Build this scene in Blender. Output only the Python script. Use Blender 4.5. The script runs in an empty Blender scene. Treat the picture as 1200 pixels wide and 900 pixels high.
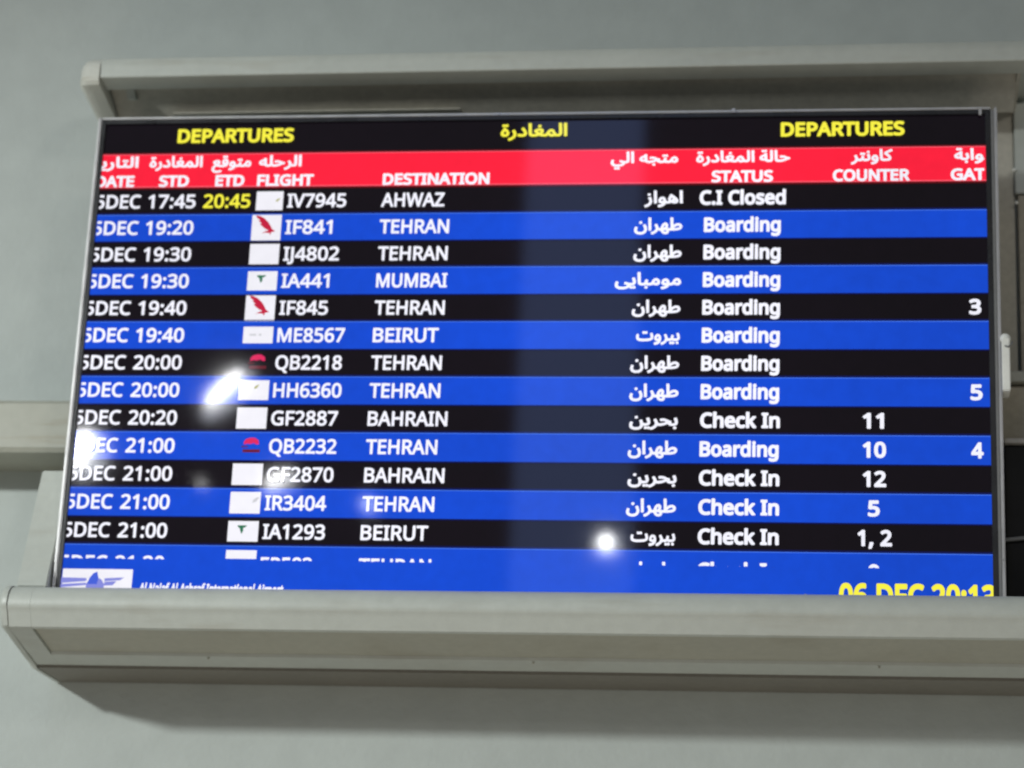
import bpy, bmesh, math, random, json
from mathutils import Matrix, Vector
random.seed(4)
S = bpy.context.scene
COL = S.collection

# ---------------------------------------------------------------- camera
cam_d = bpy.data.cameras.new('camera')
cam = bpy.data.objects.new('camera', cam_d); COL.objects.link(cam)
Mw = Matrix(((0.99132181, -0.04190856, 0.12459834),
             (0.00260672, 0.95390263, 0.30010495),
             (-0.13143165, -0.29717579, 0.94573372)))
T = Matrix(((1, 0, 0), (0, 0, -1), (0, 1, 0)))
rot = (Matrix.Diagonal((1, -1, -1)) @ Mw @ T).transposed()
cam.matrix_world = Matrix.Translation((0, -2.6, 1.55)) @ rot.to_4x4()
cam_d.sensor_width = 36; cam_d.sensor_fit = 'HORIZONTAL'
cam_d.lens = 2844.46 / 1200 * 36
cam_d.clip_start = .05; cam_d.clip_end = 100
cam_d.dof.use_dof = True; cam_d.dof.focus_distance = 2.45; cam_d.dof.aperture_fstop = 5.0
S.camera = cam

# ---------------------------------------------------------------- light
w = bpy.data.worlds.new('World'); S.world = w; w.use_nodes = True
bg = w.node_tree.nodes['Background']
bg.inputs[0].default_value = (.95, 1, .97, 1); bg.inputs[1].default_value = .17

def aim(o, target):
    o.rotation_euler = (Vector(target) - o.location).to_track_quat('-Z', 'Y').to_euler()
def lamp(name, kind, loc, target, power, color=(1, 1, 1), **kw):
    d = bpy.data.lights.new(name, kind); d.energy = power; d.color = color
    for k, v in kw.items(): setattr(d, k, v)
    o = bpy.data.objects.new(name, d); COL.objects.link(o); o.location = loc; aim(o, target); return o
lamp('hall_spot', 'SPOT', (-2.75, -2.55, 3.05), (-.75, .15, 1.85), 310, (.94, 1, .985), spot_size=math.radians(50), spot_blend=1.0, shadow_soft_size=.09)
lamp('hall_spot_far', 'AREA', (1.9, -4.3, 3.6), (-.4, .1, 2.3), 17, (1, .96, .9), shape='DISK', size=.5)
lamp('floor_bounce_fill', 'AREA', (-.4, -1.7, .1), (-.4, .1, 2.2), 15, (1, .88, .74), shape='RECTANGLE', size=3, size_y=1.6)  # unseen lamp added low for warm fill on undersides and shadows
# tall window behind the viewer, mirrored by the glossy screen
lamp('tall_window', 'AREA', (-.95, -6.0, 4.45), (-.95, 0, 4.45), 10, (.30, .46, 1), shape='RECTANGLE', size=.45, size_y=3.6)
# ceiling lamps and added halo discs, mirrored by the glossy screen
def glint(loc, sx, sy, rad, roll=0, color=(1, 1, 1)):
    o = lamp('hall_lamp_or_halo', 'AREA', loc, (loc[0] * .25 - .3, 0, 2.3), rad * math.pi * sx * sy, color, shape='ELLIPSE', size=sx, size_y=sy)
    o.rotation_euler.rotate_axis('Z', math.radians(roll))
for loc, sx, sy, rad, roll, c in (((-2.301, -6, 4.232), .040, .185, 70, -41, (1, 1, 1)), ((-2.84, -6, 3.99), .075, .135, 80, -20, (1, 1, 1)),
                                  ((-2.067, -6, 3.875), .028, .10, 60, -60, (1, 1, 1)), ((-.824, -6, 3.649), .045, .045, 80, 0, (1, 1, 1)),
                                  ((-2.361, -6, 3.862), .012, .014, 60, 0, (1, 1, 1)), ((-1.719, -6, 3.785), .028, .035, 32, 0, (.8, .88, 1))):
    glint(loc, sx, sy, rad * 1.25, roll, c)                                     # bright tube
    glint((loc[0], -6.08, loc[2]), sx * 2.1, sy * 1.45, rad * .16, roll, (.82, .88, 1))   # larger dim disc added behind it for the glint's halo

S.view_settings.view_transform = 'Standard'; S.view_settings.look = 'None'
S.view_settings.exposure = 0; S.view_settings.gamma = 1
S.render.engine = 'CYCLES'
S.render.filter_size = 1.9
S.cycles.pixel_filter_type = 'BLACKMAN_HARRIS'
S.cycles.filter_width = 1.9

# ---------------------------------------------------------------- materials
def mat(name, base, rough=.5, metal=0, spec=.5, noise=0, nscale=8, emit=None, estr=1, bump=0, bscale=200, evar=0, stain=None):
    m = bpy.data.materials.new(name); m.use_nodes = True; n = m.node_tree.nodes; l = m.node_tree.links
    b = n['Principled BSDF']
    b.inputs['Base Color'].default_value = (*base, 1); b.inputs['Roughness'].default_value = rough
    b.inputs['Metallic'].default_value = metal; b.inputs['Specular IOR Level'].default_value = spec
    co = n.new('ShaderNodeTexCoord')
    def nz(scale, det=4, vec=None):
        t = n.new('ShaderNodeTexNoise'); t.inputs['Scale'].default_value = scale; t.inputs['Detail'].default_value = det
        l.new(vec or co.outputs['Object'], t.inputs['Vector']); return t
    def ramp(src, lo, hi, a, bb):
        r = n.new('ShaderNodeMapRange'); r.inputs[1].default_value = lo; r.inputs[2].default_value = hi
        r.inputs[3].default_value = a; r.inputs[4].default_value = bb; l.new(src, r.inputs[0]); return r.outputs[0]
    if noise:
        t = nz(nscale, 6); t2 = nz(nscale * 9, 3)
        add = n.new('ShaderNodeMath'); add.operation = 'ADD'; l.new(t.outputs[0], add.inputs[0]); l.new(t2.outputs[0], add.inputs[1])
        f = ramp(add.outputs[0], .7, 1.3, 1 - noise, 1 + noise)
        mx = n.new('ShaderNodeVectorMath'); mx.operation = 'SCALE'; mx.inputs[0].default_value = base; l.new(f, mx.inputs['Scale'])
        out = mx.outputs[0]
        if stain:
            sp = n.new('ShaderNodeMapping'); sp.inputs['Scale'].default_value = (3, 3, 22); l.new(co.outputs['Object'], sp.inputs[0])
            t3 = nz(3.2, 5, sp.outputs[0]); f3 = ramp(t3.outputs[0], .55, .72, 0, stain[3])
            mm = n.new('ShaderNodeMix'); mm.data_type = 'RGBA'; l.new(f3, mm.inputs[0]); l.new(out, mm.inputs[6]); mm.inputs[7].default_value = (*stain[:3], 1)
            out = mm.outputs[2]
        l.new(out, b.inputs['Base Color'])
        r2 = ramp(t.outputs[0], .3, .7, max(rough - .08, .02), rough + .08); l.new(r2, b.inputs['Roughness'])
    if bump:
        t = nz(bscale, 3); bp = n.new('ShaderNodeBump'); bp.inputs['Strength'].default_value = bump; bp.inputs['Distance'].default_value = .001
        l.new(t.outputs[0], bp.inputs['Height']); l.new(bp.outputs[0], b.inputs['Normal'])
    if emit:
        b.inputs['Emission Color'].default_value = (*emit, 1); b.inputs['Emission Strength'].default_value = estr
        if evar:
            t = nz(3.0, 2); t2 = nz(60, 3)
            add = n.new('ShaderNodeMath'); add.operation = 'MULTIPLY_ADD'; l.new(t2.outputs[0], add.inputs[0]); add.inputs[1].default_value = .45; l.new(t.outputs[0], add.inputs[2])
            l.new(ramp(add.outputs[0], .5, .95, estr * (1 - evar), estr * (1 + evar)), b.inputs['Emission Strength'])
    return m
GL = dict(rough=.040, spec=.34)          # the glossy front of the screen
M = {
 'wall': mat('wall_paint', (.445, .478, .452), .75, noise=.05, nscale=3.0, bump=.6, bscale=150),
 'shell': mat('housing_paint', (.485, .505, .46), .42, noise=.05, nscale=9, bump=.2, bscale=400, stain=(.36, .34, .28, .3)),
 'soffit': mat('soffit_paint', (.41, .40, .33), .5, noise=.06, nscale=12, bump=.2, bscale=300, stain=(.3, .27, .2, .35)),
 'cap': mat('cap_plastic', (.60, .60, .54), .38, noise=.05, nscale=25, stain=(.38, .33, .22, .5)),
 'recess': mat('recess_metal', (.50, .47, .40), .6, noise=.12, nscale=14),
 'under': mat('tray_back_shade', (.2, .185, .155), .6, noise=.1, nscale=14),  # dark base colour stands in for shade on the tray's rear underside
 'trunk': mat('trunking_plastic', (.38, .38, .32), .5, noise=.05, nscale=10, bump=.1, stain=(.29, .25, .17, .5)),
 'brown': mat('aged_duct', (.37, .33, .255), .55, noise=.12, nscale=14, bump=.2, stain=(.16, .13, .09, .6)),
 'silver': mat('bezel_metal', (.55, .54, .53), .35, metal=.6, noise=.05, nscale=30),
 'bezel': mat('bezel_dark', (.018, .018, .02), .3, noise=.1, nscale=20),
 'back': mat('back_cover_plastic', (.02, .02, .02), .5, noise=.1, nscale=20),
 'white': mat('white_plastic', (.88, .88, .82), .35, noise=.04, nscale=40),
 'wire': mat('grey_wire', (.2, .2, .2), .5, noise=.1, nscale=40),
 'box': mat('black_box', (.004, .0035, .0035), .6, spec=.25, noise=.2, nscale=10),
 'strip': mat('grey_strip', (.35, .33, .3), .4, noise=.1, nscale=20),
 'black': mat('screen_black', (.004, .003, .005), emit=(.0030, .0014, .0032), estr=1, evar=.3, **GL),
 'blue': mat('screen_blue', (.004, .004, .01), emit=(.004, .066, .64), estr=1, evar=.12, **GL),
 'blueedge': mat('screen_blue_edge', (.004, .004, .01), emit=(.05, .16, .8), estr=1, **GL),
 'navy': mat('screen_navy', (.004, .004, .01), emit=(.0012, .004, .075), estr=1, **GL),
 'red': mat('screen_red', (.01, .004, .004), emit=(1, .012, .045), estr=1.0, evar=.08, **GL),
 'darkred': mat('screen_dark_red', (.01, .004, .004), emit=(.10, .001, .004), estr=1, **GL),
 'pink': mat('screen_pink_edge', (.01, .004, .004), emit=(1, .10, .15), estr=1, **GL),
 'ink': mat('screen_white', (.02, .02, .02), emit=(.90, .90, 1), estr=1.05, evar=.08, **GL),
 'yellow': mat('screen_yellow', (.02, .02, .004), emit=(.95, .88, .06), estr=1, **GL),
 'tile': mat('screen_tile_white', (.02, .02, .02), emit=(.90, .89, .96), estr=1.0, evar=.06, **GL),
 'bird': mat('screen_logo_red', (.01, .004, .004), emit=(.55, .012, .05), estr=1, **GL),
 'green': mat('screen_logo_green', (.004, .01, .006), emit=(.03, .17, .09), estr=1, **GL),
 'olive': mat('screen_logo_olive', (.01, .01, .004), emit=(.42, .42, .16), estr=1, **GL),
 'faint': mat('screen_logo_grey', (.01, .01, .01), emit=(.62, .62, .66), estr=1, **GL),
 'crimson': mat('screen_logo_crimson', (.01, .004, .004), emit=(.75, .02, .12), estr=1, **GL),
 'maroon': mat('screen_logo_maroon', (.01, .004, .004), emit=(.14, .008, .02), estr=1, **GL),
 'wing': mat('screen_wing_blue', (.004, .004, .01), emit=(.24, .26, .72), estr=1, **GL),
 'dome': mat('screen_dome_blue', (.004, .004, .01), emit=(.06, .12, .70), estr=1, **GL),
}

# ---------------------------------------------------------------- helpers
def tag(o, label=None, cat=None, group=None, kind=None):
    if label: o['label'] = label
    if cat: o['category'] = cat
    if group: o['group'] = group
    if kind: o['kind'] = kind
    return o
def empty(name, loc, label, cat):
    o = bpy.data.objects.new(name, None); COL.objects.link(o); o.location = loc; o.empty_display_size = .1
    return tag(o, label, cat)
def link(name, me, m, parent=None, label=None):
    o = bpy.data.objects.new(name, me); COL.objects.link(o)
    me.materials.clear(); me.materials.append(M[m])
    if parent:
        o.parent = parent
        off = Vector((0, 0, 0)); p = parent
        while p: off += p.location; p = p.parent
        o.location = -off                     # all meshes are given in world metres
    if label: o['label'] = label
    return o
def finish(bm, name, m, parent, bevel=0, label=None, seg=2, smooth=False):
    bmesh.ops.recalc_face_normals(bm, faces=bm.faces)
    if bevel:
        bmesh.ops.bevel(bm, geom=[e for e in bm.edges if e.calc_face_angle(0) > .3], offset=bevel, segments=seg, affect='EDGES', clamp_overlap=True)
    me = bpy.data.meshes.new(name); bm.to_mesh(me); bm.free()
    if smooth:
        for p in me.polygons: p.use_smooth = True
        try: me.set_sharp_from_angle(angle=math.radians(35))
        except Exception: pass
    return link(name, me, m, parent, label)
def box(name, m, x0, x1, y0, y1, z0, z1, parent=None, bevel=0, label=None):
    bm = bmesh.new(); bmesh.ops.create_cube(bm, size=1)
    for v in bm.verts:
        v.co = (x0 + (v.co.x + .5) * (x1 - x0), y0 + (v.co.y + .5) * (y1 - y0), z0 + (v.co.z + .5) * (z1 - z0))
    return finish(bm, name, m, parent, bevel, label)
def extrude(name, m, prof, x0, x1, parent, bevel=0, label=None, smooth=False):
    bm = bmesh.new()
    a = [bm.verts.new((x0, y, z)) for y, z in prof]; b = [bm.verts.new((x1, y, z)) for y, z in prof]
    n = len(prof)
    for i in range(n): bm.faces.new((a[i], a[(i + 1) % n], b[(i + 1) % n], b[i]))
    bm.faces.new(a); bm.faces.new(b[::-1])
    return finish(bm, name, m, parent, bevel, label, smooth=smooth)
def tube(name, m, pts, r, parent, cyclic=False):
    cu = bpy.data.curves.new(name, 'CURVE'); cu.dimensions = '3D'; cu.bevel_depth = r; cu.bevel_resolution = 3; cu.use_fill_caps = True
    s = cu.splines.new('NURBS'); s.points.add(len(pts) - 1)
    for i, p in enumerate(pts): s.points[i].co = (*p, 1)
    s.use_endpoint_u = True; s.order_u = 3
    o = bpy.data.objects.new('tmp', cu); COL.objects.link(o)
    me = bpy.data.meshes.new_from_object(o); bpy.data.objects.remove(o); me.name = name
    return link(name, me, m, parent)
def sheet(name, m, x0, x1, z0, z1, y, parent, label=None):
    me = bpy.data.meshes.new(name)
    me.from_pydata([(x0, y, z0), (x1, y, z0), (x1, y, z1), (x0, y, z1)], [], [(0, 1, 2, 3)])
    return link(name, me, m, parent, label)
def flat(name, m, polys, y, parent, cx=0, cz=0, s=1, label=None):
    vs = []; fs = []
    for P in polys:
        fs.append(tuple(range(len(vs), len(vs) + len(P)))); vs += [(cx + a * s, y, cz + b * s) for a, b in P]
    me = bpy.data.meshes.new(name); me.from_pydata(vs, [], fs)
    return link(name, me, m, parent, label)

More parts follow.
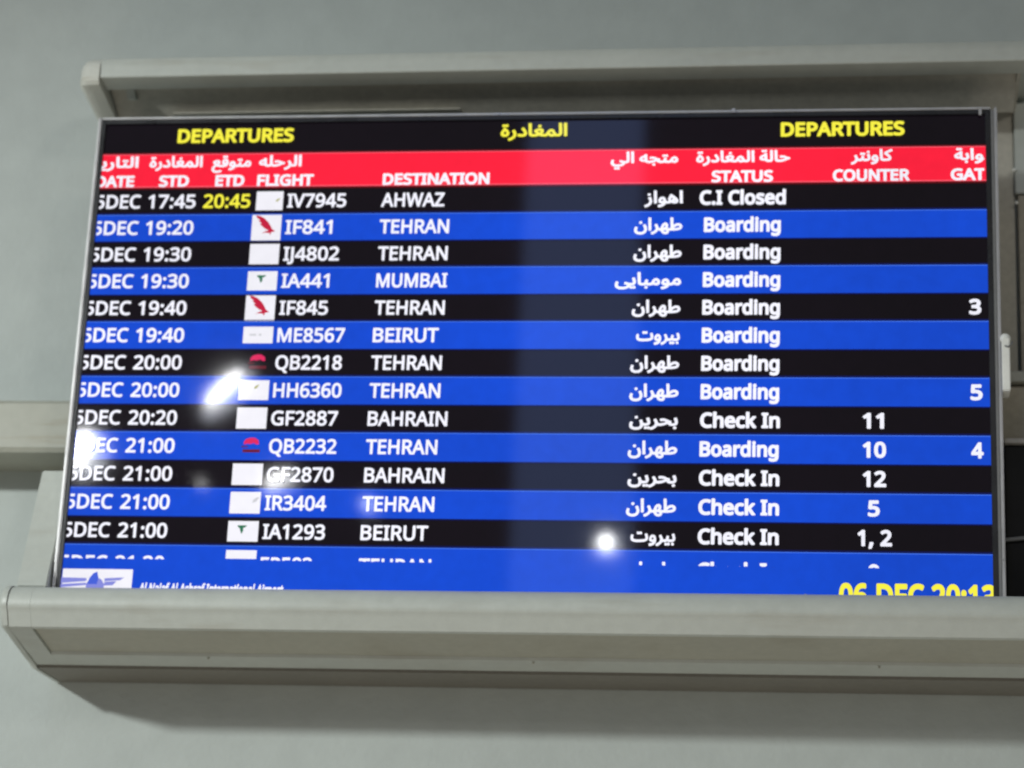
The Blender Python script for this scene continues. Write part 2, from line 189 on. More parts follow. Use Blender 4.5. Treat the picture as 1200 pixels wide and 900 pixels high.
# glyph outlines, 1/1000 em: {char: [advance, [[x,y,x,y...], ...]]}
LATIN = json.loads(r'''{"A":[512,[[-4,-22,74,-22,88,-16,95,-4,153,146,158,155,350,155,356,146,416,-8,422,-16,434,-22,512,-22,524,-18,532,-10,534,-4,532,8,311,578,305,590,296,596,220,596,212,594,204,584,-20,8,-22,-4,-20,-10,-16,-16],[200,264,198,266,254,418,260,410,313,266,308,263]]],"B":[521,[[74,-22,278,-22,344,-16,392,-2,434,22,473,62,494,110,500,164,496,206,479,248,460,272,428,296,416,302,419,308,447,332,466,362,477,392,481,434,475,482,454,524,416,559,368,579,308,591,242,595,80,595,68,593,59,584,56,572,56,2,58,-10,62,-15],[176,83,172,86,172,92,172,242,176,247,260,247,302,244,338,234,356,223,368,209,375,194,379,170,374,140,370,128,358,110,350,105,320,89,260,83],[176,351,172,356,172,482,175,488,242,489,302,484,338,471,356,452,362,422,356,392,339,368,308,356,254,351]]],"C":[507,[[306,-30,357,-29,393,-24,435,-15,471,-4,477,2,482,12,481,84,472,96,459,100,394,84,357,79,321,77,267,84,225,102,195,128,167,174,157,204,150,240,147,288,151,336,161,378,176,414,195,442,219,464,255,483,285,491,321,495,357,493,387,487,447,465,459,465,465,468,475,480,504,546,501,557,495,564,453,582,411,594,327,603,255,596,195,578,147,553,105,515,71,468,47,414,35,372,29,330,27,288,31,222,40,174,56,126,82,78,113,42,153,10,201,-13,255,-26]]],"D":[585,[[74,-22,242,-22,302,-17,356,-6,410,14,449,38,493,80,521,122,543,176,555,230,558,290,555,350,541,410,520,458,491,500,452,536,412,560,368,578,308,591,254,595,80,595,68,593,59,584,56,572,56,2,58,-10,62,-15],[176,84,173,86,172,92,172,482,176,489,242,489,302,483,350,467,386,442,392,436,415,404,429,368,435,332,438,284,432,224,415,176,386,135,344,106,290,89,230,84]]],"E":[446,[[74,-22,398,-22,410,-18,418,-10,420,2,419,68,411,80,404,84,176,85,174,86,172,92,172,236,172,242,176,246,386,246,400,254,404,260,405,272,405,332,400,344,392,350,380,352,176,352,172,356,172,482,176,487,405,488,414,494,420,506,420,572,417,584,410,591,398,595,80,595,68,593,59,584,56,572,56,2,58,-10,62,-15]]],"F":[416,[[74,-22,152,-22,164,-17,170,-10,172,2,173,218,176,221,386,221,395,224,401,230,405,242,405,308,400,320,392,326,380,328,176,328,172,332,172,482,176,487,405,488,414,494,420,506,420,572,417,584,410,591,398,595,80,595,68,593,59,584,56,572,56,2,58,-10,62,-15]]],"G":[584,[[316,-30,381,-28,435,-23,483,-13,529,0,537,5,543,12,546,24,546,300,543,312,537,319,525,324,327,324,315,321,309,316,304,300,304,240,306,228,311,222,321,216,327,216,423,216,429,214,430,210,429,88,424,84,399,81,339,77,297,80,255,90,225,105,189,138,167,174,155,210,149,246,146,282,149,330,157,366,169,396,196,438,237,470,267,484,303,492,339,495,375,493,417,486,483,463,495,463,504,468,537,540,537,552,535,558,529,564,519,569,483,582,441,594,393,600,345,603,285,599,225,585,171,561,129,532,93,495,67,456,44,402,32,348,27,288,31,222,42,168,61,120,87,76,123,37,165,7,213,-14,261,-25]]],"H":[594,[[74,-22,152,-22,164,-17,170,-10,172,2,172,236,173,242,176,245,416,245,420,242,421,2,423,-10,428,-16,440,-22,518,-22,531,-16,536,-10,538,2,538,572,535,584,529,590,518,595,440,595,430,590,424,584,421,572,421,356,416,352,176,352,172,356,172,572,169,584,158,593,146,595,74,595,65,590,59,584,56,572,56,2,58,-10,62,-15]]],"I":[272,[[28,-22,238,-22,250,-19,259,-10,261,2,261,44,256,55,244,63,196,74,194,80,194,494,202,500,244,510,257,518,261,530,260,578,256,586,244,594,28,595,16,588,11,578,10,530,14,518,22,511,70,499,77,494,77,80,76,74,22,62,12,50,10,-4,16,-15]]],"J":[219,[[-26,-174,-1,-174,41,-170,89,-152,119,-130,145,-96,162,-48,168,12,168,570,166,582,162,588,149,595,71,595,58,588,52,576,52,6,49,-24,41,-45,35,-54,23,-61,11,-65,-7,-67,-67,-59,-79,-66,-85,-78,-85,-144,-80,-156,-73,-162,-61,-166]]],"K":[496,[[74,-22,152,-22,164,-17,170,-10,172,2,173,212,206,240,398,-18,410,-22,494,-22,506,-19,512,-15,516,-10,518,2,513,14,290,320,506,560,509,566,509,578,500,591,488,595,404,595,390,590,176,353,173,356,172,362,172,572,169,584,158,593,146,595,74,595,65,590,59,584,56,572,56,2,58,-10,62,-15]]],"L":[420,[[74,-22,398,-22,410,-19,415,-16,422,-4,422,68,416,79,410,83,398,86,176,86,172,92,172,572,170,581,164,590,152,595,74,595,62,588,57,578,56,2,58,-10,62,-15]]],"M":[727,[[74,-22,146,-22,159,-16,166,-4,166,350,170,364,310,-10,314,-16,326,-22,386,-22,398,-20,410,-10,554,364,556,-4,563,-16,578,-22,650,-22,665,-16,670,-10,672,2,672,572,669,584,663,590,650,595,542,595,531,590,525,584,362,167,356,178,203,584,194,592,182,595,74,595,62,588,56,572,56,2,58,-10,62,-15]]],"N":[609,[[74,-22,146,-22,159,-16,166,-4,165,380,165,386,170,390,432,-16,446,-22,530,-22,542,-19,548,-15,552,-10,554,2,554,572,551,584,545,590,530,595,464,595,451,590,443,578,442,248,444,188,440,181,176,589,164,595,80,595,68,593,59,584,56,572,56,2,58,-10,62,-15]]],"O":[626,[[308,-30,381,-24,435,-8,483,19,525,57,557,102,581,156,591,198,598,240,599,282,596,348,585,402,567,450,544,492,513,529,471,563,423,586,369,599,315,603,255,599,201,586,153,563,111,529,81,492,56,444,41,402,30,348,27,288,34,204,43,162,64,108,96,60,135,24,189,-8,249,-25],[309,78,261,83,225,99,218,102,188,132,165,172,156,204,149,246,147,288,149,330,156,372,165,402,189,444,219,471,255,487,315,496,369,489,405,474,437,444,461,402,473,354,479,282,477,240,470,204,459,169,439,132,408,102,369,84]]],"P":[485,[[74,-22,152,-22,164,-17,170,-10,172,2,172,194,175,200,278,205,332,218,374,236,414,266,437,296,453,326,463,368,466,404,458,464,440,506,410,542,362,572,302,589,230,595,74,595,65,590,59,584,56,572,56,2,58,-10,62,-15],[176,307,174,308,172,314,172,482,175,488,224,489,278,483,320,465,340,440,347,404,343,368,332,344,314,328,290,317,254,310]]],"R":[499,[[74,-22,152,-22,164,-17,170,-10,172,2,172,206,173,212,176,215,248,215,252,212,383,-10,392,-19,404,-22,488,-22,500,-17,507,-10,509,2,506,10,365,242,366,248,398,268,422,289,444,320,461,362,466,410,461,464,440,512,407,548,362,575,302,590,236,595,74,595,65,590,59,584,56,572,56,2,58,-10,62,-15],[176,320,172,326,172,482,176,488,230,488,272,485,302,479,320,469,332,458,345,434,347,404,341,368,325,344,290,326,236,320]]],"S":[440,[[185,-30,259,-25,319,-7,361,18,392,48,397,56,418,102,425,150,420,198,403,240,379,269,338,300,301,319,215,354,181,371,163,384,153,396,145,414,144,438,145,450,151,464,163,478,175,485,199,493,229,495,265,493,325,479,361,466,373,466,379,470,387,480,409,540,411,552,409,558,397,569,361,583,325,593,277,600,229,603,175,598,127,583,85,559,55,528,32,480,26,438,29,396,37,365,49,341,67,317,92,294,121,274,151,259,229,228,267,210,289,194,300,180,305,168,308,144,305,126,296,108,283,96,265,87,241,80,199,77,157,79,115,87,43,110,31,108,21,96,19,18,23,6,29,0,79,-18,133,-27]]],"T":[446,[[183,-22,262,-22,274,-16,281,-4,281,482,286,487,436,487,448,490,457,500,459,512,458,578,448,592,436,595,10,595,-2,593,-11,584,-14,572,-14,506,-8,494,-2,489,10,487,160,487,165,482,165,2,167,-10,172,-16]]],"U":[586,[[285,-30,344,-26,386,-17,426,0,474,36,511,90,529,144,535,204,535,570,530,586,518,594,440,595,428,590,422,582,420,570,420,204,415,162,408,138,393,114,368,93,338,81,296,77,236,85,230,89,199,108,174,150,166,204,166,570,164,582,152,593,140,595,68,595,56,588,52,582,50,570,50,204,57,138,74,90,80,78,111,36,158,0,218,-23]]],"V":[481,[[200,-22,278,-22,290,-17,297,-10,502,566,502,578,500,584,488,594,404,595,392,591,386,584,242,172,236,181,225,212,94,584,86,592,74,595,-4,595,-13,590,-19,584,-21,578,-21,566,182,-4,188,-16]]],"W":[746,[[157,-22,234,-22,246,-18,254,-10,362,362,372,388,490,-10,498,-19,510,-22,582,-22,588,-21,598,-16,605,-4,756,566,756,578,750,589,738,595,660,595,648,592,641,584,546,212,540,207,428,578,420,590,408,595,330,595,320,590,314,584,204,210,198,216,104,584,96,592,84,595,6,595,-6,588,-11,578,-11,566,139,-4,146,-16]]],"X":[470,[[-1,-22,77,-22,89,-19,94,-16,233,206,371,-17,383,-22,467,-22,479,-18,485,-12,489,2,485,12,304,296,304,302,471,560,474,566,474,578,466,590,449,595,377,595,364,590,239,395,233,394,108,590,95,595,11,595,2,590,-4,584,-7,572,-3,560,166,296,-17,8,-19,-4,-17,-10,-13,-16]]],"Y":[454,[[187,-22,266,-22,278,-16,283,-10,285,2,286,218,472,560,475,566,475,578,470,588,464,592,452,595,374,595,362,590,356,583,230,344,224,343,98,583,92,590,80,595,-4,595,-13,590,-19,584,-22,572,-18,560,169,212,169,-4,176,-16]]],"Z":[459,[[26,-22,428,-22,440,-17,446,-10,449,2,449,68,442,80,434,85,162,86,163,92,438,506,441,518,441,572,438,584,432,590,416,595,38,595,27,590,21,584,18,572,18,506,23,494,32,487,284,486,288,482,9,62,8,-4,14,-15]]],"Q":[626,[[440,-158,549,-158,563,-152,570,-140,568,-128,565,-122,449,-2,477,15,519,49,552,94,580,154,591,196,597,238,599,286,596,346,585,401,567,450,541,496,511,532,465,566,423,586,369,599,315,603,255,599,201,586,153,563,114,532,81,493,57,448,40,400,31,352,27,292,29,244,34,202,44,160,69,100,98,58,137,22,188,-8,243,-24,325,-32,429,-152],[273,82,261,83,219,102,189,130,165,172,155,208,149,244,147,286,149,328,156,370,165,402,188,442,219,471,261,490,309,495,369,489,411,470,439,442,461,400,474,352,479,286,477,244,470,202,461,172,438,130,405,101,363,83,315,77]]],"0":[459,[[225,-30,281,-24,323,-9,365,22,395,60,415,102,430,156,437,198,441,288,439,348,431,404,419,454,390,516,348,564,299,591,287,595,227,603,167,595,155,592,106,564,65,516,36,450,28,408,19,348,17,288,20,228,27,168,40,120,66,60,106,12,113,7,161,-19],[209,78,197,80,173,96,157,120,142,162,133,240,133,336,142,408,159,456,173,477,196,492,227,498,263,492,281,479,301,450,315,408,322,372,325,330,325,240,321,198,315,162,300,120,284,96,257,79,227,75]]],"1":[459,[[212,-22,289,-22,300,-16,307,-4,307,572,301,588,289,595,217,593,59,470,53,464,49,452,52,440,91,391,97,386,109,383,121,388,193,446,194,2,199,-14]]],"2":[459,[[34,-22,418,-22,430,-17,437,-10,439,2,439,68,432,80,424,85,190,88,185,92,304,212,342,254,370,292,394,332,411,380,415,434,410,476,392,518,364,554,322,582,274,598,220,603,184,600,148,594,112,581,82,567,52,547,26,524,23,512,27,500,66,452,76,445,88,445,94,447,124,469,154,485,184,495,220,498,256,491,280,477,293,458,300,422,296,392,286,362,269,332,245,302,18,68,16,56,16,-4,22,-15]]],"3":[459,[[184,-30,248,-27,290,-19,332,-3,374,23,407,60,429,114,435,162,425,222,395,270,351,300,350,306,377,330,398,358,413,396,417,438,404,503,364,558,326,583,278,597,212,603,158,598,110,585,56,559,26,539,20,532,17,522,20,510,24,504,56,461,68,452,80,452,86,454,110,470,146,487,194,498,218,499,254,495,278,482,295,462,301,432,297,408,289,390,271,372,248,359,218,351,116,347,104,338,101,324,101,264,104,253,111,246,122,243,224,241,260,233,284,223,302,209,314,186,316,162,310,126,293,102,286,96,254,81,194,73,158,76,116,83,80,94,38,111,26,108,15,96,14,24,17,12,22,6,62,-12,104,-22]]],"4":[459,[[288,-22,361,-22,373,-17,381,-4,381,104,385,108,451,110,460,116,465,128,465,194,460,206,453,212,445,215,385,215,381,218,381,578,373,593,361,598,283,598,269,590,1,206,-5,194,-5,128,0,116,7,110,19,108,265,108,269,104,269,-4,276,-16],[133,216,131,218,265,412,269,404,269,218,265,215]]],"5":[459,[[190,-30,263,-24,317,-7,329,-1,371,27,401,64,407,72,428,120,435,180,429,234,407,286,377,322,329,352,281,367,221,373,161,369,157,372,167,485,371,486,383,489,388,492,395,504,395,576,389,588,377,595,83,595,71,589,65,580,42,306,43,294,47,288,83,264,95,258,191,270,257,262,288,246,311,215,319,174,313,138,305,120,291,102,263,85,233,77,197,74,161,77,125,84,89,95,53,112,41,110,33,102,29,90,29,24,32,12,37,6,71,-10,107,-20,155,-28]]],"6":[459,[[234,-30,298,-23,344,-6,352,0,388,29,415,66,421,78,437,126,443,186,438,240,420,288,388,330,352,357,316,371,304,375,256,380,220,378,190,372,148,351,145,354,148,374,159,408,175,438,196,465,226,484,262,496,304,501,340,498,376,491,384,492,393,498,399,510,399,576,394,586,388,592,364,599,304,603,244,598,190,583,142,557,106,526,77,486,54,438,38,390,29,342,25,306,22,240,26,180,37,132,58,78,82,42,118,7,160,-15,196,-26],[214,77,196,83,178,96,162,114,154,128,145,150,139,174,137,198,140,216,149,234,164,252,190,269,208,277,238,281,280,274,304,258,322,226,328,186,322,132,304,101,274,80,238,73]]],"7":[459,[[106,-22,187,-22,199,-18,207,-10,440,512,440,578,433,590,427,593,415,595,37,595,25,593,16,584,13,572,13,506,18,494,25,488,37,486,301,486,308,482,89,8,87,-4,89,-10,97,-19]]],"8":[459,[[225,-30,287,-25,335,-10,382,18,414,54,434,96,441,150,435,192,419,228,396,258,368,282,342,300,340,306,359,321,387,348,404,372,416,402,422,444,417,486,413,497,395,532,359,567,323,586,281,598,227,603,179,599,137,587,97,564,61,528,42,492,36,444,39,408,49,378,71,342,114,300,80,276,59,256,39,228,21,186,17,144,23,96,41,54,77,14,119,-11,167,-24],[215,72,185,76,155,92,138,114,131,144,133,168,141,186,153,204,173,221,215,245,221,244,257,230,281,216,299,203,317,183,324,168,327,150,320,114,305,95,300,90,269,76,233,71],[221,360,187,378,173,388,160,402,152,420,149,438,154,462,167,482,197,497,227,502,263,497,287,484,301,468,308,438,306,420,297,402,288,390,269,375,233,355]]],"9":[459,[[132,-30,156,-30,222,-24,270,-10,318,15,356,48,384,87,408,132,423,180,432,228,437,276,439,330,435,390,421,450,404,492,376,534,342,564,312,583,264,599,222,603,168,597,114,575,72,542,46,504,24,446,18,384,24,330,42,282,72,242,108,215,150,198,198,192,240,194,276,203,300,214,312,222,316,216,302,162,286,132,264,108,234,88,198,76,138,72,84,82,72,80,64,72,60,60,60,0,63,-12,72,-20,90,-25],[204,294,180,298,156,314,140,342,133,390,139,438,161,474,186,492,222,499,246,496,264,489,282,477,296,462,306,445,317,420,322,396,324,378,322,360,311,336,295,318,276,305,246,294,222,291]]],":":[215,[[103,-33,132,-29,156,-15,173,9,179,39,174,75,159,99,132,115,108,119,78,114,55,99,40,75,36,45,41,9,54,-11,78,-28],[78,315,108,310,132,314,156,328,174,357,179,387,174,417,156,446,132,459,108,463,78,458,54,442,40,417,36,387,42,351,59,327]]],",":[215,[[29,-125,89,-125,100,-119,105,-113,145,-17,176,79,175,91,172,97,163,109,155,114,71,115,59,110,54,103,28,-29,11,-101,13,-113,17,-118]]],".":[215,[[103,-33,132,-29,156,-15,173,9,179,39,174,75,159,99,132,115,108,119,78,114,55,99,40,75,36,45,41,9,54,-11,78,-28]]],"a":[450,[[166,-30,207,-28,243,-21,273,-7,291,4,303,15,309,9,315,-12,327,-21,387,-22,399,-17,406,-6,407,294,398,360,393,372,363,418,321,444,279,455,231,459,189,456,147,448,105,434,75,420,64,408,63,393,84,342,92,330,99,326,111,326,165,347,195,356,225,358,255,354,273,345,279,339,289,318,293,288,294,282,291,280,243,279,177,273,117,258,71,234,33,190,28,180,15,114,20,72,36,36,61,6,93,-14,129,-26],[183,72,159,77,147,83,136,96,133,120,138,144,153,162,189,178,255,186,292,186,293,174,285,126,264,96,231,78]]],"b":[493,[[267,-30,328,-23,376,-2,418,36,445,78,460,120,468,162,471,216,465,288,450,342,421,390,412,400,376,431,328,452,274,459,220,453,179,438,160,426,161,606,159,618,154,625,142,631,63,630,52,624,48,618,46,606,47,-6,52,-15,64,-22,124,-21,138,-12,143,6,148,13,184,-12,220,-24],[232,78,214,81,188,102,182,108,171,132,164,168,161,216,164,264,171,300,182,324,196,339,202,343,226,353,262,356,304,345,328,326,333,318,343,294,351,258,354,216,351,168,342,132,331,108,304,84,262,74]]],"c":[385,[[236,-30,274,-29,310,-23,334,-16,364,-2,370,5,373,12,372,84,364,95,352,100,298,82,244,75,208,79,184,90,165,108,156,126,142,168,139,210,142,258,152,294,169,324,184,339,208,349,244,354,262,352,286,349,334,334,346,336,358,348,380,414,377,426,371,432,340,446,280,458,244,460,184,453,136,436,88,402,53,354,35,312,25,264,22,216,25,162,35,114,49,78,83,30,130,-5,184,-24]]],"d":[493,[[217,-30,256,-28,286,-20,316,-7,340,10,344,6,349,-12,355,-18,364,-22,430,-21,442,-13,446,-6,447,606,442,622,430,630,352,631,340,626,334,618,332,606,332,438,332,432,328,430,310,441,292,448,256,458,220,460,166,454,118,433,110,426,76,395,44,342,28,288,22,216,27,144,44,84,76,33,118,-3,166,-24],[208,78,190,82,166,104,151,132,142,168,139,210,142,258,150,288,163,318,190,346,232,356,280,348,310,322,322,295,329,264,333,204,326,138,310,102,280,81,232,73]]],"e":[452,[[246,-30,292,-28,328,-23,364,-13,406,3,414,18,412,90,400,102,388,104,346,88,292,76,256,74,208,82,169,108,148,144,143,174,148,179,418,180,427,186,433,198,433,246,427,306,410,354,377,402,340,433,298,451,286,454,232,460,172,451,124,431,78,390,48,342,35,306,25,258,22,210,25,162,35,120,52,78,82,36,136,-4,190,-24],[148,280,147,282,151,300,172,334,196,351,232,358,262,353,280,345,292,334,306,312,314,282,310,279]]],"f":[276,[[84,-22,158,-22,170,-18,178,-10,180,2,180,350,182,353,272,354,284,362,288,374,288,434,280,446,266,452,182,452,180,458,183,494,193,518,206,529,230,534,242,533,290,522,302,524,308,529,313,536,332,596,330,608,326,614,315,620,278,631,224,635,182,631,140,616,107,590,83,554,71,512,65,452,62,448,2,428,-8,416,-10,374,-4,360,8,353,62,353,65,350,65,-4,72,-16]]],"g":[493,[[214,-214,298,-208,352,-191,395,-160,424,-118,441,-70,447,-4,447,428,442,443,430,451,364,452,352,444,340,421,304,443,262,456,220,460,160,451,118,432,106,422,75,392,44,338,27,278,22,212,27,146,45,86,73,38,112,1,166,-24,220,-30,262,-26,304,-13,328,1,333,-4,325,-58,304,-88,274,-106,238,-111,196,-110,148,-102,118,-93,82,-78,70,-79,60,-88,56,-100,56,-166,58,-175,64,-182,100,-197,142,-208,184,-213],[226,74,190,82,161,110,150,134,143,164,139,212,142,260,151,296,164,320,184,342,202,352,232,357,262,353,286,344,310,323,322,302,331,266,334,200,332,164,327,134,321,116,308,98,295,86,280,79,256,74]]],"h":[496,[[64,-22,142,-22,154,-16,159,-10,161,2,161,224,164,266,170,296,184,325,202,342,226,352,262,357,298,351,304,348,322,336,334,314,339,272,339,2,341,-10,346,-16,358,-22,430,-22,436,-21,446,-16,453,-4,453,278,448,332,432,380,411,410,400,420,370,440,322,455,274,459,244,457,208,448,164,428,161,434,161,608,160,614,154,625,142,631,64,631,52,624,47,614,46,2,48,-10,52,-15]]],"i":[207,[[64,-22,143,-22,154,-16,161,-4,161,428,155,445,143,452,65,452,53,446,46,434,46,2,48,-10,53,-16],[84,482,101,479,125,483,149,497,163,518,167,548,163,572,147,596,125,609,101,613,77,607,59,595,45,572,41,548,45,518,59,497]]],"k":[428,[[64,-22,142,-22,153,-16,158,-10,160,2,160,146,184,167,322,-17,334,-22,424,-22,436,-16,443,-4,441,8,438,14,265,242,268,248,426,416,431,428,428,440,424,446,412,452,328,452,316,450,166,292,162,290,160,286,160,608,154,624,142,631,64,631,52,624,47,614,46,2,48,-10,52,-15]]],"l":[207,[[64,-22,142,-22,154,-16,161,-4,161,608,160,614,154,625,142,631,64,631,52,624,47,614,46,2,48,-10,52,-15]]],"n":[496,[[64,-22,142,-22,154,-16,159,-10,161,2,161,218,168,284,184,324,210,344,214,347,262,356,298,351,304,348,322,336,334,314,339,272,339,2,341,-10,346,-16,358,-22,430,-22,442,-19,448,-13,453,2,453,284,448,332,435,374,430,384,406,417,364,443,328,455,280,460,244,458,214,452,186,440,154,420,150,422,142,443,130,451,64,452,52,445,49,440,46,428,46,2,48,-10,52,-15]]],"o":[485,[[236,-30,286,-26,334,-12,370,6,404,36,431,72,449,114,460,162,464,216,461,264,452,306,435,348,402,396,352,434,304,452,244,460,178,452,130,433,82,396,50,348,34,306,25,264,22,216,26,162,38,114,57,72,84,36,117,6,154,-13,196,-26],[208,78,184,90,166,107,150,138,142,174,139,210,143,264,151,294,163,318,196,348,244,357,274,353,304,338,322,318,334,294,343,258,347,216,343,168,336,138,322,111,302,90,274,77,244,73]]],"r":[331,[[64,-22,142,-22,154,-16,159,-10,161,2,161,230,163,254,169,278,180,302,194,320,208,333,226,343,244,349,262,352,310,346,322,350,328,356,332,368,341,434,336,446,328,453,298,459,268,460,232,456,206,446,184,434,154,410,150,416,145,440,140,446,130,452,64,452,53,446,49,440,46,428,46,2,48,-10,52,-15]]],"s":[384,[[167,-30,229,-26,282,-12,315,6,340,30,345,36,364,72,370,120,365,156,352,186,332,210,301,233,271,248,163,294,139,310,131,324,133,337,145,348,163,355,193,358,223,356,253,350,313,331,325,334,334,342,361,408,358,420,352,426,313,442,277,452,241,458,199,460,151,456,109,445,73,427,37,389,31,378,20,330,20,318,25,282,43,248,61,229,91,209,229,147,247,134,257,120,258,114,253,96,241,84,217,75,175,71,145,74,109,81,43,105,31,102,25,96,20,84,20,18,25,5,31,0,58,-12,91,-22,133,-28]]],"t":[289,[[194,-30,243,-26,267,-20,286,-12,294,0,294,60,289,72,282,78,273,81,225,72,195,75,180,84,171,99,166,132,166,348,171,353,267,353,279,356,285,360,291,372,291,432,286,444,273,452,171,452,166,456,166,528,162,540,156,546,147,550,99,550,87,543,82,534,57,455,51,450,3,429,-6,420,-9,408,-9,372,-3,360,3,355,9,353,45,353,52,348,52,120,57,72,70,36,99,2,129,-16,165,-27]]],"j":[207,[[-6,-214,60,-211,99,-196,128,-172,146,-142,158,-106,161,-64,161,428,156,443,144,451,66,452,53,446,46,434,46,-64,43,-88,36,-102,24,-109,6,-112,-48,-104,-60,-111,-66,-124,-66,-184,-62,-196,-54,-203,-42,-207],[84,482,102,479,126,483,146,494,163,518,167,548,163,572,147,596,126,609,102,613,78,608,60,596,45,572,41,548,45,518,60,496]]],"p":[493,[[64,-214,142,-214,154,-208,159,-202,161,-190,160,3,202,-18,238,-28,274,-30,328,-23,376,-2,415,32,448,86,460,122,468,164,471,212,466,284,449,344,417,398,376,432,330,452,274,460,238,458,208,451,183,440,154,420,151,422,142,445,130,452,64,452,53,446,49,440,46,428,46,-190,48,-202,52,-207],[250,74,220,79,202,88,184,105,171,134,164,170,161,224,164,272,172,302,184,326,206,344,226,352,256,356,298,347,330,320,341,296,351,260,354,218,351,176,344,140,330,110,310,89,292,79,262,73]]],"m":[750,[[64,-22,142,-22,154,-16,159,-10,161,2,161,224,163,266,170,296,183,326,196,340,220,352,250,356,274,355,296,344,303,338,310,326,317,302,320,272,320,2,322,-10,328,-17,340,-22,412,-22,424,-17,431,-10,433,2,433,236,439,290,454,325,460,331,484,348,526,356,556,352,562,348,576,338,589,314,593,272,593,2,595,-10,604,-19,616,-22,688,-22,700,-16,705,-10,707,2,707,284,703,332,691,374,669,410,658,421,610,450,544,460,496,455,454,441,415,416,400,404,390,416,358,440,310,455,262,460,214,453,184,442,154,422,148,425,142,443,130,451,64,452,53,446,49,440,46,428,46,2,48,-10,52,-15]]]}''')
